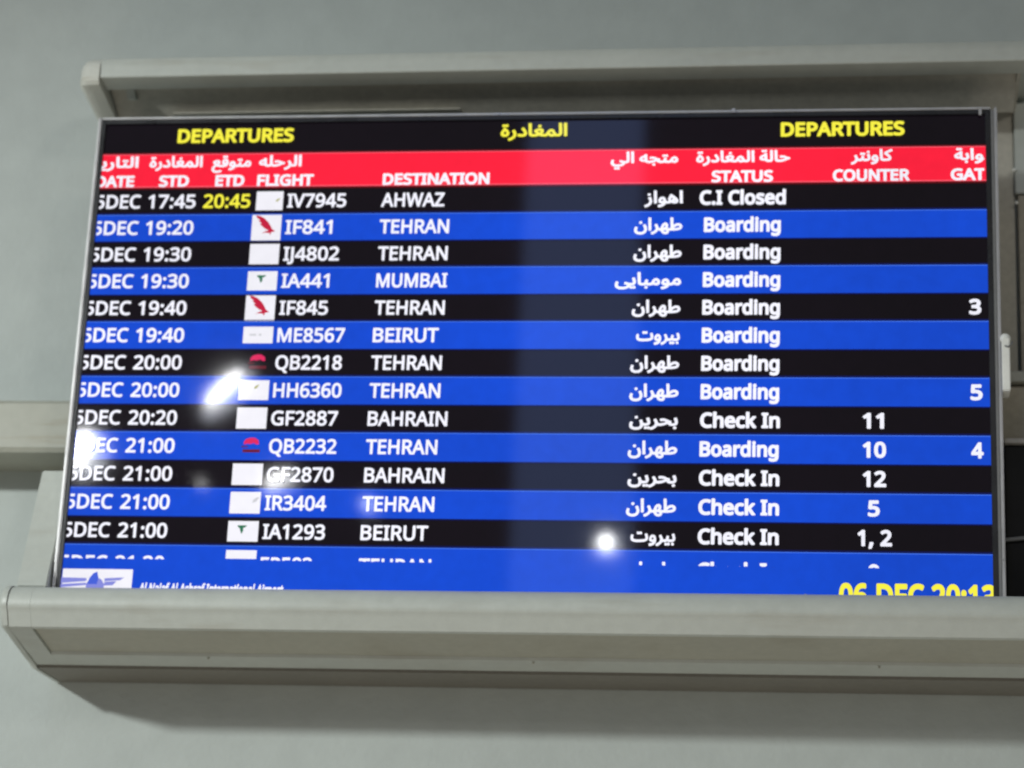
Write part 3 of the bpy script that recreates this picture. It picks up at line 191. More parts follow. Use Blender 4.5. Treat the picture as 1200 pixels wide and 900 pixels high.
HEAVY = json.loads(r'''{"A":[512,[[-5,-38,76,-38,88,-35,100,-26,108,-14,166,136,172,139,340,139,402,-14,409,-26,424,-36,436,-38,520,-37,538,-27,547,-14,550,-2,546,16,325,586,316,601,304,610,292,613,220,613,202,606,190,592,-37,10,-37,-8,-33,-20,-20,-33],[220,280,256,375,290,280]]],"B":[521,[[73,-38,280,-38,346,-32,400,-16,442,8,453,16,485,52,509,106,516,160,512,208,493,256,469,286,445,304,447,310,464,328,482,358,494,394,497,436,489,490,468,532,460,542,424,573,364,596,310,607,244,611,76,611,58,606,45,592,40,574,40,-2,43,-14,50,-26,58,-33],[190,99,188,106,188,226,190,230,256,231,298,228,328,221,346,210,354,202,361,184,362,166,356,136,342,118,316,105,262,99],[190,368,188,370,188,466,190,473,244,473,298,469,328,458,340,444,345,424,342,400,334,387,328,381,304,372,256,367]]],"C":[507,[[305,-46,359,-45,401,-39,437,-32,473,-21,482,-16,493,-4,497,8,497,86,492,98,485,106,473,114,461,116,389,100,353,95,323,93,275,99,233,116,206,140,181,182,171,212,166,242,163,290,167,332,176,374,191,409,205,428,227,450,257,467,287,476,323,479,353,477,383,471,443,449,455,448,471,452,479,459,488,470,516,530,520,548,515,566,503,578,461,597,413,610,371,616,323,619,251,612,191,594,137,565,92,524,57,476,30,416,19,374,13,332,11,290,14,224,25,170,41,122,70,68,100,32,145,-4,195,-28,251,-42]]],"D":[585,[[73,-38,238,-38,304,-33,364,-21,415,-2,463,28,502,66,532,110,557,166,571,226,574,292,570,358,557,412,534,466,505,508,460,550,420,574,375,592,310,607,256,611,76,611,58,606,45,592,40,574,40,-2,43,-14,50,-26,58,-33],[190,100,188,106,190,472,244,473,298,468,340,454,376,430,381,424,402,394,413,364,419,334,422,286,416,226,401,184,376,148,340,122,292,106,226,100]]],"E":[446,[[73,-38,400,-38,418,-32,431,-20,436,-2,436,64,431,82,418,95,400,101,196,101,190,102,188,106,188,226,190,229,388,230,400,234,412,244,419,256,421,268,420,340,412,354,399,364,382,368,190,368,188,370,188,466,190,470,196,471,400,471,418,477,431,490,436,508,435,580,430,593,418,605,400,611,76,611,58,606,45,592,40,574,40,-2,43,-14,50,-26,58,-33]]],"F":[416,[[73,-38,154,-38,172,-31,184,-16,188,-2,188,202,190,205,388,205,406,213,417,226,421,244,421,310,414,328,400,340,382,344,190,344,188,346,188,466,190,470,196,471,400,471,418,477,431,490,436,508,435,580,430,593,418,605,400,611,76,611,58,606,45,592,40,574,40,-2,43,-14,50,-26,58,-33]]],"G":[584,[[316,-46,383,-44,437,-38,485,-29,545,-10,557,2,561,14,562,302,557,320,551,328,539,337,521,340,323,340,305,334,293,320,288,302,288,236,291,224,299,211,311,203,323,200,407,200,413,198,414,104,410,98,341,93,299,96,263,104,239,115,203,146,181,182,171,212,165,248,162,284,165,326,173,362,185,392,209,428,245,456,275,470,305,476,341,479,377,477,413,471,485,446,503,449,515,457,521,464,552,536,553,554,549,566,539,577,527,583,491,597,443,609,395,616,347,619,281,615,221,600,167,577,117,542,82,506,53,464,28,404,16,350,11,284,15,218,29,158,47,112,73,68,111,26,161,-8,209,-29,263,-42]]],"H":[594,[[73,-38,160,-37,178,-26,185,-14,188,-2,188,226,190,229,400,229,404,226,405,-2,410,-20,424,-33,436,-37,448,-38,520,-38,537,-32,549,-20,554,-2,554,574,549,592,538,604,520,611,442,611,424,606,410,592,405,574,405,376,404,370,400,368,190,368,188,370,188,574,183,592,166,607,148,611,70,610,57,604,46,594,40,574,40,-2,43,-14,50,-26,58,-33]]],"I":[272,[[27,-38,240,-38,260,-32,267,-26,274,-14,277,-2,277,46,270,63,264,70,252,78,210,88,210,484,258,498,270,508,275,520,276,580,267,598,252,609,240,611,30,611,11,604,4,598,-4,586,-6,574,-6,526,0,510,7,502,18,496,61,484,61,88,12,74,0,63,-6,46,-6,-2,-3,-14,4,-26,11,-32]]],"J":[219,[[-26,-190,1,-190,43,-186,97,-166,133,-138,158,-106,164,-94,178,-52,184,8,184,572,182,584,175,597,163,607,151,611,73,611,61,609,44,596,36,578,36,8,33,-22,25,-40,7,-49,-29,-49,-59,-43,-77,-46,-93,-58,-101,-76,-101,-148,-95,-163,-87,-172,-77,-177,-47,-187]]],"K":[496,[[73,-38,154,-38,172,-31,184,-16,188,-2,188,202,202,217,388,-30,406,-38,496,-38,514,-33,529,-20,533,-8,534,4,527,22,313,316,312,322,519,550,524,562,525,580,520,593,508,605,490,611,406,611,394,610,382,605,190,392,188,400,188,574,183,592,166,607,148,611,70,610,57,604,46,594,40,574,40,-2,43,-14,50,-26,58,-33]]],"L":[420,[[73,-38,400,-38,412,-36,424,-29,433,-20,437,-8,437,70,430,87,418,97,400,102,196,102,190,103,188,106,188,574,186,586,178,598,166,607,154,611,70,610,58,606,50,598,41,580,40,-2,43,-14,50,-26,58,-33]]],"M":[727,[[73,-38,154,-37,172,-26,179,-14,182,-2,182,268,184,281,295,-14,302,-26,310,-33,328,-38,394,-38,406,-34,418,-25,425,-14,538,278,540,-2,543,-14,556,-31,574,-38,652,-38,664,-35,678,-26,685,-14,688,-2,688,568,686,586,676,600,664,608,652,611,544,611,526,607,514,597,508,586,364,216,358,218,220,586,212,598,202,606,184,611,76,611,64,608,50,598,42,586,40,574,40,-2,43,-14,50,-26,58,-33]]],"N":[609,[[73,-38,154,-37,172,-26,179,-14,182,-2,182,328,184,338,419,-26,430,-34,442,-38,532,-38,550,-33,562,-23,567,-14,570,-2,570,574,565,592,556,602,538,610,460,611,442,604,436,598,428,586,426,574,426,238,424,235,189,598,178,607,166,611,76,611,58,606,46,594,40,574,40,-2,43,-14,50,-26,58,-33]]],"O":[626,[[307,-46,383,-40,443,-22,497,8,539,49,574,98,596,152,607,194,613,236,615,284,611,350,599,410,581,458,558,500,523,542,479,577,431,600,377,614,317,619,251,614,197,601,148,578,102,542,67,500,41,452,25,404,15,350,11,290,13,242,18,200,28,158,51,98,83,50,129,8,179,-21,245,-41],[275,98,263,100,227,116,202,140,181,176,172,206,165,248,165,326,172,368,182,398,198,428,230,458,263,473,311,479,365,473,399,458,425,434,447,392,459,344,463,290,461,248,454,206,445,176,425,140,395,114,359,99,311,94]]],"P":[485,[[73,-38,154,-38,171,-32,183,-20,188,-2,190,184,280,189,334,201,382,222,424,254,450,286,466,318,479,364,482,400,475,466,454,514,424,550,412,561,370,586,304,605,226,611,70,610,52,601,42,586,40,568,40,-2,43,-14,50,-26,58,-33],[190,324,188,328,190,472,220,473,274,467,310,452,326,430,331,400,327,370,317,352,304,341,286,333,250,326]]],"R":[499,[[73,-38,154,-38,172,-31,184,-16,188,-2,188,196,190,199,238,199,244,195,370,-20,382,-32,400,-38,490,-38,508,-31,520,-18,525,-2,521,16,386,238,391,244,410,256,436,280,463,322,477,358,482,406,476,466,457,514,449,526,416,562,370,589,304,606,238,611,76,611,57,604,50,598,42,586,40,568,40,-2,43,-14,50,-26,58,-33],[190,337,188,340,188,466,190,472,232,472,274,468,298,463,320,448,329,430,331,406,326,376,310,354,280,341,232,336]]],"S":[440,[[185,-46,261,-41,327,-21,369,4,405,40,413,50,433,98,441,152,435,200,417,248,392,278,346,314,309,333,219,370,189,385,172,398,161,416,159,434,161,446,167,458,183,471,201,477,231,479,261,477,321,464,363,449,381,452,393,461,400,470,425,536,427,554,423,566,417,574,405,583,369,597,327,609,279,616,231,619,171,613,123,599,76,572,45,541,37,530,16,482,10,434,13,392,24,356,36,332,57,304,81,282,113,260,147,244,225,213,261,195,278,182,289,164,292,146,290,134,285,122,273,109,261,103,237,96,201,93,159,95,117,103,45,126,33,125,21,120,7,104,3,86,3,14,7,2,16,-10,45,-24,75,-33,135,-43]]],"T":[446,[[182,-38,264,-38,282,-30,294,-14,297,-2,297,466,300,471,306,471,438,471,450,473,462,481,470,490,474,502,475,574,468,594,462,601,450,609,438,611,6,611,-13,604,-20,598,-28,586,-30,574,-29,502,-24,488,-12,476,6,471,144,471,149,466,149,-2,152,-14,159,-26,168,-33]]],"U":[586,[[284,-46,346,-42,394,-31,430,-15,487,26,524,80,545,140,551,206,551,572,549,584,544,594,537,602,526,609,514,611,436,611,418,603,408,590,404,572,404,206,401,170,391,140,379,122,364,110,334,97,298,94,238,102,209,122,190,152,182,206,182,572,178,590,166,604,148,611,70,611,58,608,48,602,36,584,34,572,34,200,41,134,61,80,100,24,153,-16,214,-38]]],"V":[481,[[199,-38,286,-37,304,-26,312,-14,517,562,519,574,517,586,508,599,496,608,484,611,400,611,384,604,372,592,244,229,238,222,106,594,96,604,82,610,-2,611,-21,604,-28,598,-36,586,-38,574,-36,562,169,-14,176,-26,183,-32]]],"W":[746,[[156,-38,242,-37,255,-32,267,-20,368,327,374,324,477,-20,489,-32,506,-38,590,-37,602,-33,611,-26,620,-8,772,562,772,580,763,598,752,607,740,611,656,611,638,604,627,592,542,262,536,276,443,586,435,598,428,604,410,611,332,611,314,606,302,595,296,580,206,275,200,273,122,580,116,594,104,606,86,611,8,611,-4,608,-18,598,-27,580,-27,562,124,-8,128,-20,134,-27,146,-35]]],"X":[470,[[-2,-38,79,-38,91,-36,103,-29,112,-20,229,171,235,172,352,-20,361,-30,380,-38,469,-38,487,-32,499,-20,505,-2,501,16,322,298,487,556,491,568,490,580,486,592,475,604,463,610,451,611,373,611,355,604,344,592,235,421,128,592,116,604,97,611,13,611,-5,606,-17,594,-23,574,-19,556,147,298,-31,16,-35,-2,-30,-20,-17,-33]]],"Y":[454,[[186,-38,268,-38,286,-30,298,-14,301,-2,302,214,488,556,492,568,490,586,482,598,466,609,454,611,370,611,358,607,348,598,226,374,112,591,100,604,82,611,-8,610,-26,601,-36,586,-38,568,-34,556,153,208,154,-8,158,-20,166,-29]]],"Z":[459,[[25,-38,430,-38,448,-31,460,-20,465,-2,464,70,456,88,442,99,424,102,196,102,192,106,454,502,457,514,456,580,452,592,440,604,430,609,418,611,40,611,22,607,7,592,2,574,2,502,10,484,22,474,40,470,250,470,259,466,-5,70,-8,58,-7,-8,-3,-20,4,-28,16,-35]]],"Q":[626,[[439,-174,557,-173,575,-162,585,-144,585,-126,579,-114,476,-6,534,42,569,90,596,150,606,192,612,234,615,288,612,348,600,408,582,456,555,504,521,544,473,580,431,600,371,615,311,619,257,615,197,601,145,576,106,546,69,504,43,456,26,408,15,354,11,288,13,240,18,198,29,156,53,95,85,48,125,11,185,-23,245,-41,317,-46,416,-162,425,-169],[293,96,263,100,227,116,203,139,182,174,171,210,165,246,163,288,165,324,171,366,180,396,203,435,227,457,263,473,317,479,365,473,395,461,426,432,446,396,458,348,463,288,461,246,455,210,444,174,425,141,401,118,359,99,317,94]]],"0":[459,[[224,-46,283,-40,334,-22,374,8,409,50,430,98,447,158,453,200,457,284,455,350,446,410,435,458,404,524,361,574,324,596,295,610,229,619,163,611,145,604,97,578,51,524,21,452,10,404,3,350,1,290,4,224,10,170,24,116,53,50,93,2,103,-6,157,-35],[223,92,205,95,187,105,169,133,158,164,153,200,148,290,149,332,154,380,159,410,172,446,184,464,199,476,205,479,229,482,257,476,271,466,285,446,298,410,305,374,310,284,305,200,299,164,286,128,271,107,259,98,247,94]]],"1":[459,[[211,-38,285,-38,297,-36,313,-26,322,-8,323,574,321,586,313,598,303,606,291,610,225,611,207,606,45,480,36,466,33,454,34,442,40,430,81,378,99,368,117,368,129,374,178,412,178,-2,181,-14,188,-26,201,-35]]],"2":[459,[[33,-38,420,-38,438,-31,445,-26,452,-14,455,-2,454,70,446,88,432,99,420,102,228,104,222,106,317,202,354,244,382,280,410,328,426,376,432,424,431,436,424,484,406,526,372,568,330,596,276,613,222,619,180,616,144,609,108,596,72,579,23,544,9,526,7,508,12,494,54,441,70,430,84,428,96,430,138,458,162,471,186,479,216,482,246,478,268,466,279,448,283,424,280,394,272,370,255,340,234,315,4,76,0,58,1,-8,5,-20,12,-28,24,-35]]],"3":[459,[[183,-46,250,-43,292,-35,340,-17,382,9,420,50,445,110,451,164,442,224,409,278,376,302,377,308,390,320,412,351,428,392,433,440,420,506,414,518,376,569,334,597,280,613,214,619,154,613,106,600,57,578,16,551,4,537,1,524,4,506,10,496,46,448,64,437,76,435,88,437,118,456,149,470,196,482,220,483,250,479,268,469,281,452,284,434,280,411,274,398,256,382,244,375,214,366,112,362,94,350,87,338,85,326,85,260,89,248,100,235,118,227,225,224,256,217,274,210,288,200,298,183,301,164,295,134,280,112,250,97,190,89,124,98,88,108,46,126,34,127,22,124,10,117,-1,98,-2,20,1,8,10,-5,22,-12,58,-27,100,-38,148,-44]]],"4":[459,[[286,-38,363,-38,381,-31,392,-20,396,-8,397,88,399,91,447,92,459,96,473,106,481,124,481,196,474,214,465,224,453,230,398,232,397,580,393,592,384,604,375,610,363,614,285,614,273,612,261,604,-12,214,-20,196,-21,124,-13,106,3,95,15,92,249,92,253,88,254,-8,263,-26,273,-34],[165,231,161,232,164,238,249,361,253,352,252,232]]],"5":[459,[[189,-46,271,-39,325,-21,337,-16,381,14,415,56,443,116,451,182,444,242,421,294,389,332,337,366,283,383,223,389,175,388,174,392,181,469,373,470,391,475,401,482,408,494,411,506,411,578,403,596,385,609,373,611,85,611,73,609,62,602,50,584,26,302,31,283,43,270,79,247,91,243,103,242,151,250,193,254,253,246,282,230,297,206,302,176,299,146,287,122,277,112,259,101,229,92,199,90,163,93,127,100,97,109,61,127,49,128,31,122,24,116,16,104,13,92,13,20,16,8,25,-5,67,-26,103,-36,151,-44]]],"6":[459,[[233,-46,300,-39,348,-21,360,-14,402,20,432,62,452,122,459,182,453,242,434,296,402,339,360,371,306,391,258,396,222,394,186,387,168,380,174,404,191,434,210,455,234,470,264,480,306,485,336,483,378,475,396,480,406,488,413,500,415,512,413,584,401,602,390,609,372,614,306,619,240,614,180,597,137,572,94,536,63,494,39,446,23,398,13,344,8,296,6,242,10,182,21,128,42,74,72,29,108,-5,150,-29,192,-41],[222,92,204,97,192,105,176,122,169,134,159,158,155,176,153,194,156,212,162,225,174,240,196,254,216,262,240,265,270,260,294,245,308,218,312,182,307,140,291,110,270,96,240,90]]],"7":[459,[[104,-38,195,-37,208,-32,220,-20,456,508,456,580,447,598,435,607,417,611,33,611,15,606,2,592,-3,574,-3,502,5,484,21,473,33,470,273,470,279,470,283,466,72,10,72,-8,76,-20,87,-31]]],"8":[459,[[225,-46,295,-39,343,-25,391,5,422,38,430,50,449,92,457,146,451,194,433,236,409,267,367,302,370,308,397,335,417,362,432,398,438,446,430,500,408,542,372,578,331,601,295,611,277,615,229,619,169,613,127,600,91,580,81,572,51,542,28,500,20,446,25,398,36,368,54,338,88,302,73,292,47,266,22,230,7,194,1,146,8,92,25,50,32,38,67,2,115,-26,169,-41],[229,86,187,92,165,104,152,122,147,146,149,164,154,176,166,194,181,207,217,228,247,217,271,203,289,190,302,176,308,164,311,152,306,122,291,104,265,91],[229,374,199,389,181,403,168,422,166,440,169,458,181,473,199,481,229,485,259,481,277,472,288,458,291,440,289,422,277,403,259,388,235,374]]],"9":[459,[[131,-46,158,-46,224,-40,278,-25,328,2,368,38,398,79,421,122,438,176,448,230,455,326,451,392,438,452,418,500,386,546,356,574,320,596,272,614,224,619,164,612,109,590,69,560,57,548,28,506,9,452,2,386,8,326,26,278,61,230,98,202,152,181,206,176,242,178,290,192,293,188,285,164,272,140,254,121,224,101,194,91,146,88,80,98,62,93,50,81,44,62,44,2,45,-10,51,-22,62,-33,74,-37,92,-42],[218,308,188,313,167,326,154,350,149,386,155,434,170,461,194,477,224,483,242,481,260,473,272,465,283,452,301,416,306,392,308,374,306,362,300,350,284,331,266,318,248,311]]],":":[215,[[102,-49,140,-43,169,-25,189,5,195,41,188,83,170,110,140,129,110,135,74,129,44,111,26,83,20,47,25,5,44,-24,74,-43],[75,299,104,294,140,300,168,317,188,347,195,389,189,425,169,455,140,473,104,479,74,473,45,455,25,425,20,389,26,347,46,317]]],",":[215,[[28,-141,91,-140,106,-135,118,-123,161,-21,191,75,192,87,187,102,175,119,163,128,151,131,67,131,50,123,40,111,36,99,13,-27,-5,-99,-2,-117,5,-129,13,-136]]],".":[215,[[102,-49,140,-43,169,-25,189,5,195,41,188,83,170,110,140,129,110,135,74,129,44,111,26,83,20,47,25,5,44,-24,74,-43]]],"a":[450,[[166,-46,209,-44,245,-37,275,-25,293,-14,299,-16,311,-30,323,-36,389,-38,401,-34,411,-28,422,-10,423,290,413,368,380,422,371,432,335,456,287,470,227,475,185,472,143,463,101,449,65,433,53,422,47,410,46,398,49,386,71,332,79,320,89,313,101,309,113,310,173,333,197,340,221,342,251,338,257,336,268,326,274,314,275,296,173,289,113,273,71,254,57,242,21,200,14,188,-1,116,5,68,24,26,48,-4,85,-28,125,-41],[167,90,155,98,151,104,149,116,155,140,167,152,197,163,276,170,270,134,251,107,221,92,185,88]]],"b":[493,[[266,-46,330,-39,384,-16,426,21,461,74,475,116,484,158,487,212,481,290,464,350,426,409,384,445,336,466,270,475,216,469,180,456,178,458,177,464,177,608,175,620,169,632,156,643,144,647,66,647,54,644,44,638,36,630,32,620,30,608,31,-10,42,-28,60,-37,126,-37,144,-28,156,-13,174,-25,216,-40],[246,92,217,98,196,116,186,138,181,164,177,218,180,266,187,296,195,314,210,329,228,337,258,340,294,333,318,312,328,290,335,260,338,212,335,170,327,140,317,116,294,97,264,90]]],"c":[385,[[235,-46,282,-44,312,-39,342,-30,366,-20,378,-11,387,2,389,14,388,86,383,98,371,110,360,115,348,116,294,97,270,93,240,91,216,94,192,104,180,116,167,140,157,176,155,212,158,254,167,290,180,313,192,325,210,333,246,338,282,333,330,319,342,318,354,322,371,338,394,404,395,422,391,434,384,442,372,450,348,460,318,468,282,474,246,476,180,468,126,450,74,410,39,362,21,320,9,266,6,212,10,158,19,110,36,68,70,20,114,-14,126,-21,180,-39]]],"d":[493,[[215,-46,264,-42,294,-34,330,-17,348,-33,360,-37,432,-37,451,-28,462,-10,463,608,461,620,456,630,449,638,438,645,426,647,348,647,336,643,324,632,318,620,316,608,314,458,312,457,258,474,222,476,156,467,108,446,69,410,60,400,30,350,12,290,6,212,11,140,31,74,66,20,108,-16,162,-39],[222,92,198,97,174,121,165,140,158,170,155,212,158,254,165,284,176,308,198,332,234,340,274,332,296,314,300,308,307,290,314,260,317,200,311,146,294,110,276,97,270,95,234,90]]],"e":[452,[[245,-46,294,-44,336,-38,372,-28,416,-10,426,2,430,14,430,80,426,98,414,113,402,119,390,120,318,97,288,92,258,90,216,97,210,99,184,116,165,146,162,159,168,163,420,164,438,175,447,188,449,200,449,242,441,314,424,362,392,410,348,447,306,465,294,469,234,476,174,468,120,446,108,439,66,402,34,350,19,308,9,260,6,212,10,158,21,110,36,73,72,23,120,-14,132,-20,186,-39],[168,295,167,296,182,320,198,333,204,336,234,342,252,339,270,332,283,320,290,308,293,296]]],"f":[276,[[82,-38,166,-37,184,-27,193,-14,196,-2,196,334,202,337,268,337,280,340,291,346,298,355,302,364,304,376,303,436,295,454,286,462,274,467,202,468,198,472,199,490,207,508,214,515,238,517,292,506,310,511,322,520,328,532,348,598,346,610,340,622,334,628,322,635,280,646,226,651,178,646,131,628,98,604,69,562,55,514,48,460,-8,440,-19,430,-25,418,-26,370,-19,352,-8,342,4,338,46,337,49,334,49,-2,52,-14,59,-26,70,-34]]],"g":[493,[[214,-230,234,-230,300,-224,360,-205,408,-169,437,-128,456,-74,463,-8,463,430,461,442,456,451,448,460,438,466,426,468,360,467,348,462,330,446,312,457,264,472,216,476,156,467,105,442,66,406,57,394,28,340,11,280,6,214,11,148,29,82,60,28,105,-14,162,-39,222,-46,270,-41,306,-30,312,-29,314,-32,310,-50,296,-74,270,-90,234,-96,192,-94,156,-88,126,-79,90,-64,78,-62,58,-68,48,-76,43,-86,40,-98,40,-170,44,-182,54,-195,96,-212,138,-223,186,-229],[234,88,198,96,175,118,166,136,159,166,155,214,158,256,165,286,177,310,192,328,210,338,228,340,264,336,282,328,295,316,308,292,315,262,318,214,315,160,311,136,303,118,288,102,276,95,258,90]]],"h":[496,[[63,-38,144,-38,160,-32,172,-20,177,-2,177,220,180,262,186,292,198,316,210,328,234,337,264,341,294,336,306,328,311,322,319,304,323,268,323,-2,328,-20,340,-32,354,-37,438,-37,450,-33,459,-26,466,-14,469,-2,469,280,463,340,446,388,414,430,378,454,330,470,276,475,246,473,210,465,180,455,177,460,176,616,167,634,156,643,144,647,60,646,48,642,40,634,31,616,30,-2,33,-14,40,-26,48,-33]]],"i":[207,[[63,-38,139,-38,151,-36,160,-32,169,-23,174,-14,177,-2,177,430,175,442,168,454,140,472,159,484,176,508,180,520,183,550,177,580,162,604,133,623,109,629,97,628,73,623,49,608,31,580,25,550,28,520,32,508,49,484,67,472,49,463,39,454,32,442,30,430,30,-2,33,-14,40,-26,49,-33]]],"k":[428,[[63,-38,144,-37,159,-32,171,-20,176,-2,176,136,180,144,306,-24,318,-34,336,-38,426,-38,438,-34,449,-26,456,-14,459,-2,458,10,452,22,286,244,439,406,447,424,446,436,442,448,432,460,414,468,324,468,312,465,297,454,180,331,177,334,176,340,176,610,174,622,166,634,156,642,144,646,60,646,48,642,40,634,31,616,30,-2,33,-14,40,-26,48,-33]]],"l":[207,[[63,-38,150,-36,168,-24,174,-14,177,-2,177,610,175,622,167,634,156,643,144,647,60,646,48,642,40,634,31,616,30,-2,33,-14,40,-26,48,-33]]],"n":[496,[[63,-38,144,-38,160,-32,172,-20,177,-2,177,220,184,280,198,315,216,329,222,333,264,340,294,336,306,328,311,322,319,304,323,268,323,-2,328,-20,342,-33,360,-38,438,-37,452,-32,462,-21,468,-8,469,4,469,280,464,334,447,388,414,431,378,455,336,469,276,476,240,473,210,467,180,456,162,446,144,463,126,468,60,467,48,462,39,454,32,442,30,430,30,-2,33,-14,40,-26,48,-33]]],"o":[485,[[235,-46,288,-42,336,-29,378,-8,414,24,444,62,464,110,475,158,480,212,477,266,467,314,449,356,416,404,372,440,360,448,306,468,246,476,180,469,126,449,114,442,68,404,36,356,19,314,9,266,6,218,11,158,23,110,44,62,71,26,108,-7,148,-28,192,-41],[222,92,210,95,192,104,180,116,166,140,158,176,155,218,159,260,166,290,176,308,198,329,204,333,240,340,270,337,294,325,306,313,319,290,328,254,331,218,327,170,318,138,306,116,294,104,270,93,246,90]]],"r":[331,[[63,-38,144,-38,160,-32,172,-20,177,-2,177,226,179,256,184,274,204,308,216,319,233,328,264,336,306,330,318,331,330,336,341,346,348,364,357,436,350,454,336,467,294,475,270,476,234,473,198,461,162,441,155,454,138,466,126,468,66,468,48,462,35,448,30,430,30,-2,33,-14,40,-26,48,-33]]],"s":[384,[[167,-46,237,-40,279,-30,320,-10,358,26,377,62,381,74,386,116,381,158,366,194,345,219,307,248,273,265,171,308,153,319,147,326,153,334,165,339,195,342,225,340,249,335,309,315,327,317,342,326,350,338,375,398,377,410,375,422,367,434,357,442,321,457,285,467,243,474,201,476,153,473,105,461,58,434,21,394,15,380,3,320,10,278,27,242,51,216,81,197,117,178,219,134,231,127,241,116,239,104,231,97,213,90,177,87,147,90,117,96,51,120,39,121,27,118,15,110,5,92,6,8,11,-4,21,-13,57,-28,93,-39]]],"t":[289,[[194,-46,245,-42,281,-32,299,-21,309,-4,310,62,307,74,299,85,287,94,275,97,221,88,197,92,186,104,182,134,182,332,185,337,191,337,275,338,293,346,302,356,306,368,307,434,299,453,281,466,269,468,185,468,182,470,182,476,181,536,171,554,161,562,149,566,95,565,83,560,71,548,42,464,-7,442,-20,428,-25,410,-24,368,-19,354,-7,342,5,338,29,337,36,332,36,122,42,68,57,26,88,-10,119,-29,161,-43]]],"j":[207,[[-7,-230,62,-226,110,-207,140,-182,155,-158,162,-146,174,-104,177,-62,177,430,175,442,168,454,158,463,140,472,159,484,176,508,180,520,183,550,177,580,162,604,134,623,110,628,98,629,74,623,50,609,31,580,25,550,28,520,32,508,49,484,67,472,39,454,32,442,30,430,30,-62,27,-86,20,-93,8,-96,-16,-94,-40,-88,-58,-91,-75,-104,-82,-122,-82,-188,-75,-206,-58,-218,-40,-224]]],"p":[493,[[63,-230,144,-230,160,-224,172,-212,177,-194,177,-32,180,-26,204,-36,240,-44,276,-46,336,-37,384,-16,426,21,462,79,475,118,484,160,487,214,481,292,464,352,426,411,384,446,336,467,276,476,234,474,198,464,162,447,149,460,132,467,66,468,54,465,45,460,36,451,32,442,30,430,30,-194,33,-206,40,-218,48,-225],[228,93,210,102,199,112,187,136,180,172,177,214,180,268,187,298,197,316,202,322,210,329,228,336,258,340,294,331,318,308,328,286,335,256,338,214,335,178,327,142,315,118,300,101,282,92,264,90]]],"m":[750,[[63,-38,144,-38,160,-32,172,-20,177,-2,177,220,180,268,187,298,196,316,204,325,228,337,252,341,270,339,288,330,297,316,302,298,304,274,304,-2,309,-20,318,-30,336,-38,414,-38,432,-31,444,-20,449,-2,449,232,455,286,468,316,486,331,528,340,552,336,563,328,573,310,574,304,577,274,577,-2,582,-19,594,-32,612,-38,690,-38,708,-30,718,-20,723,-2,723,280,719,334,705,382,679,424,666,435,618,464,540,476,492,470,450,457,402,427,372,450,360,456,318,470,270,476,234,473,204,467,180,457,162,447,144,463,126,468,66,468,54,465,45,460,35,448,30,430,30,-2,33,-14,40,-26,48,-33]]]}''')
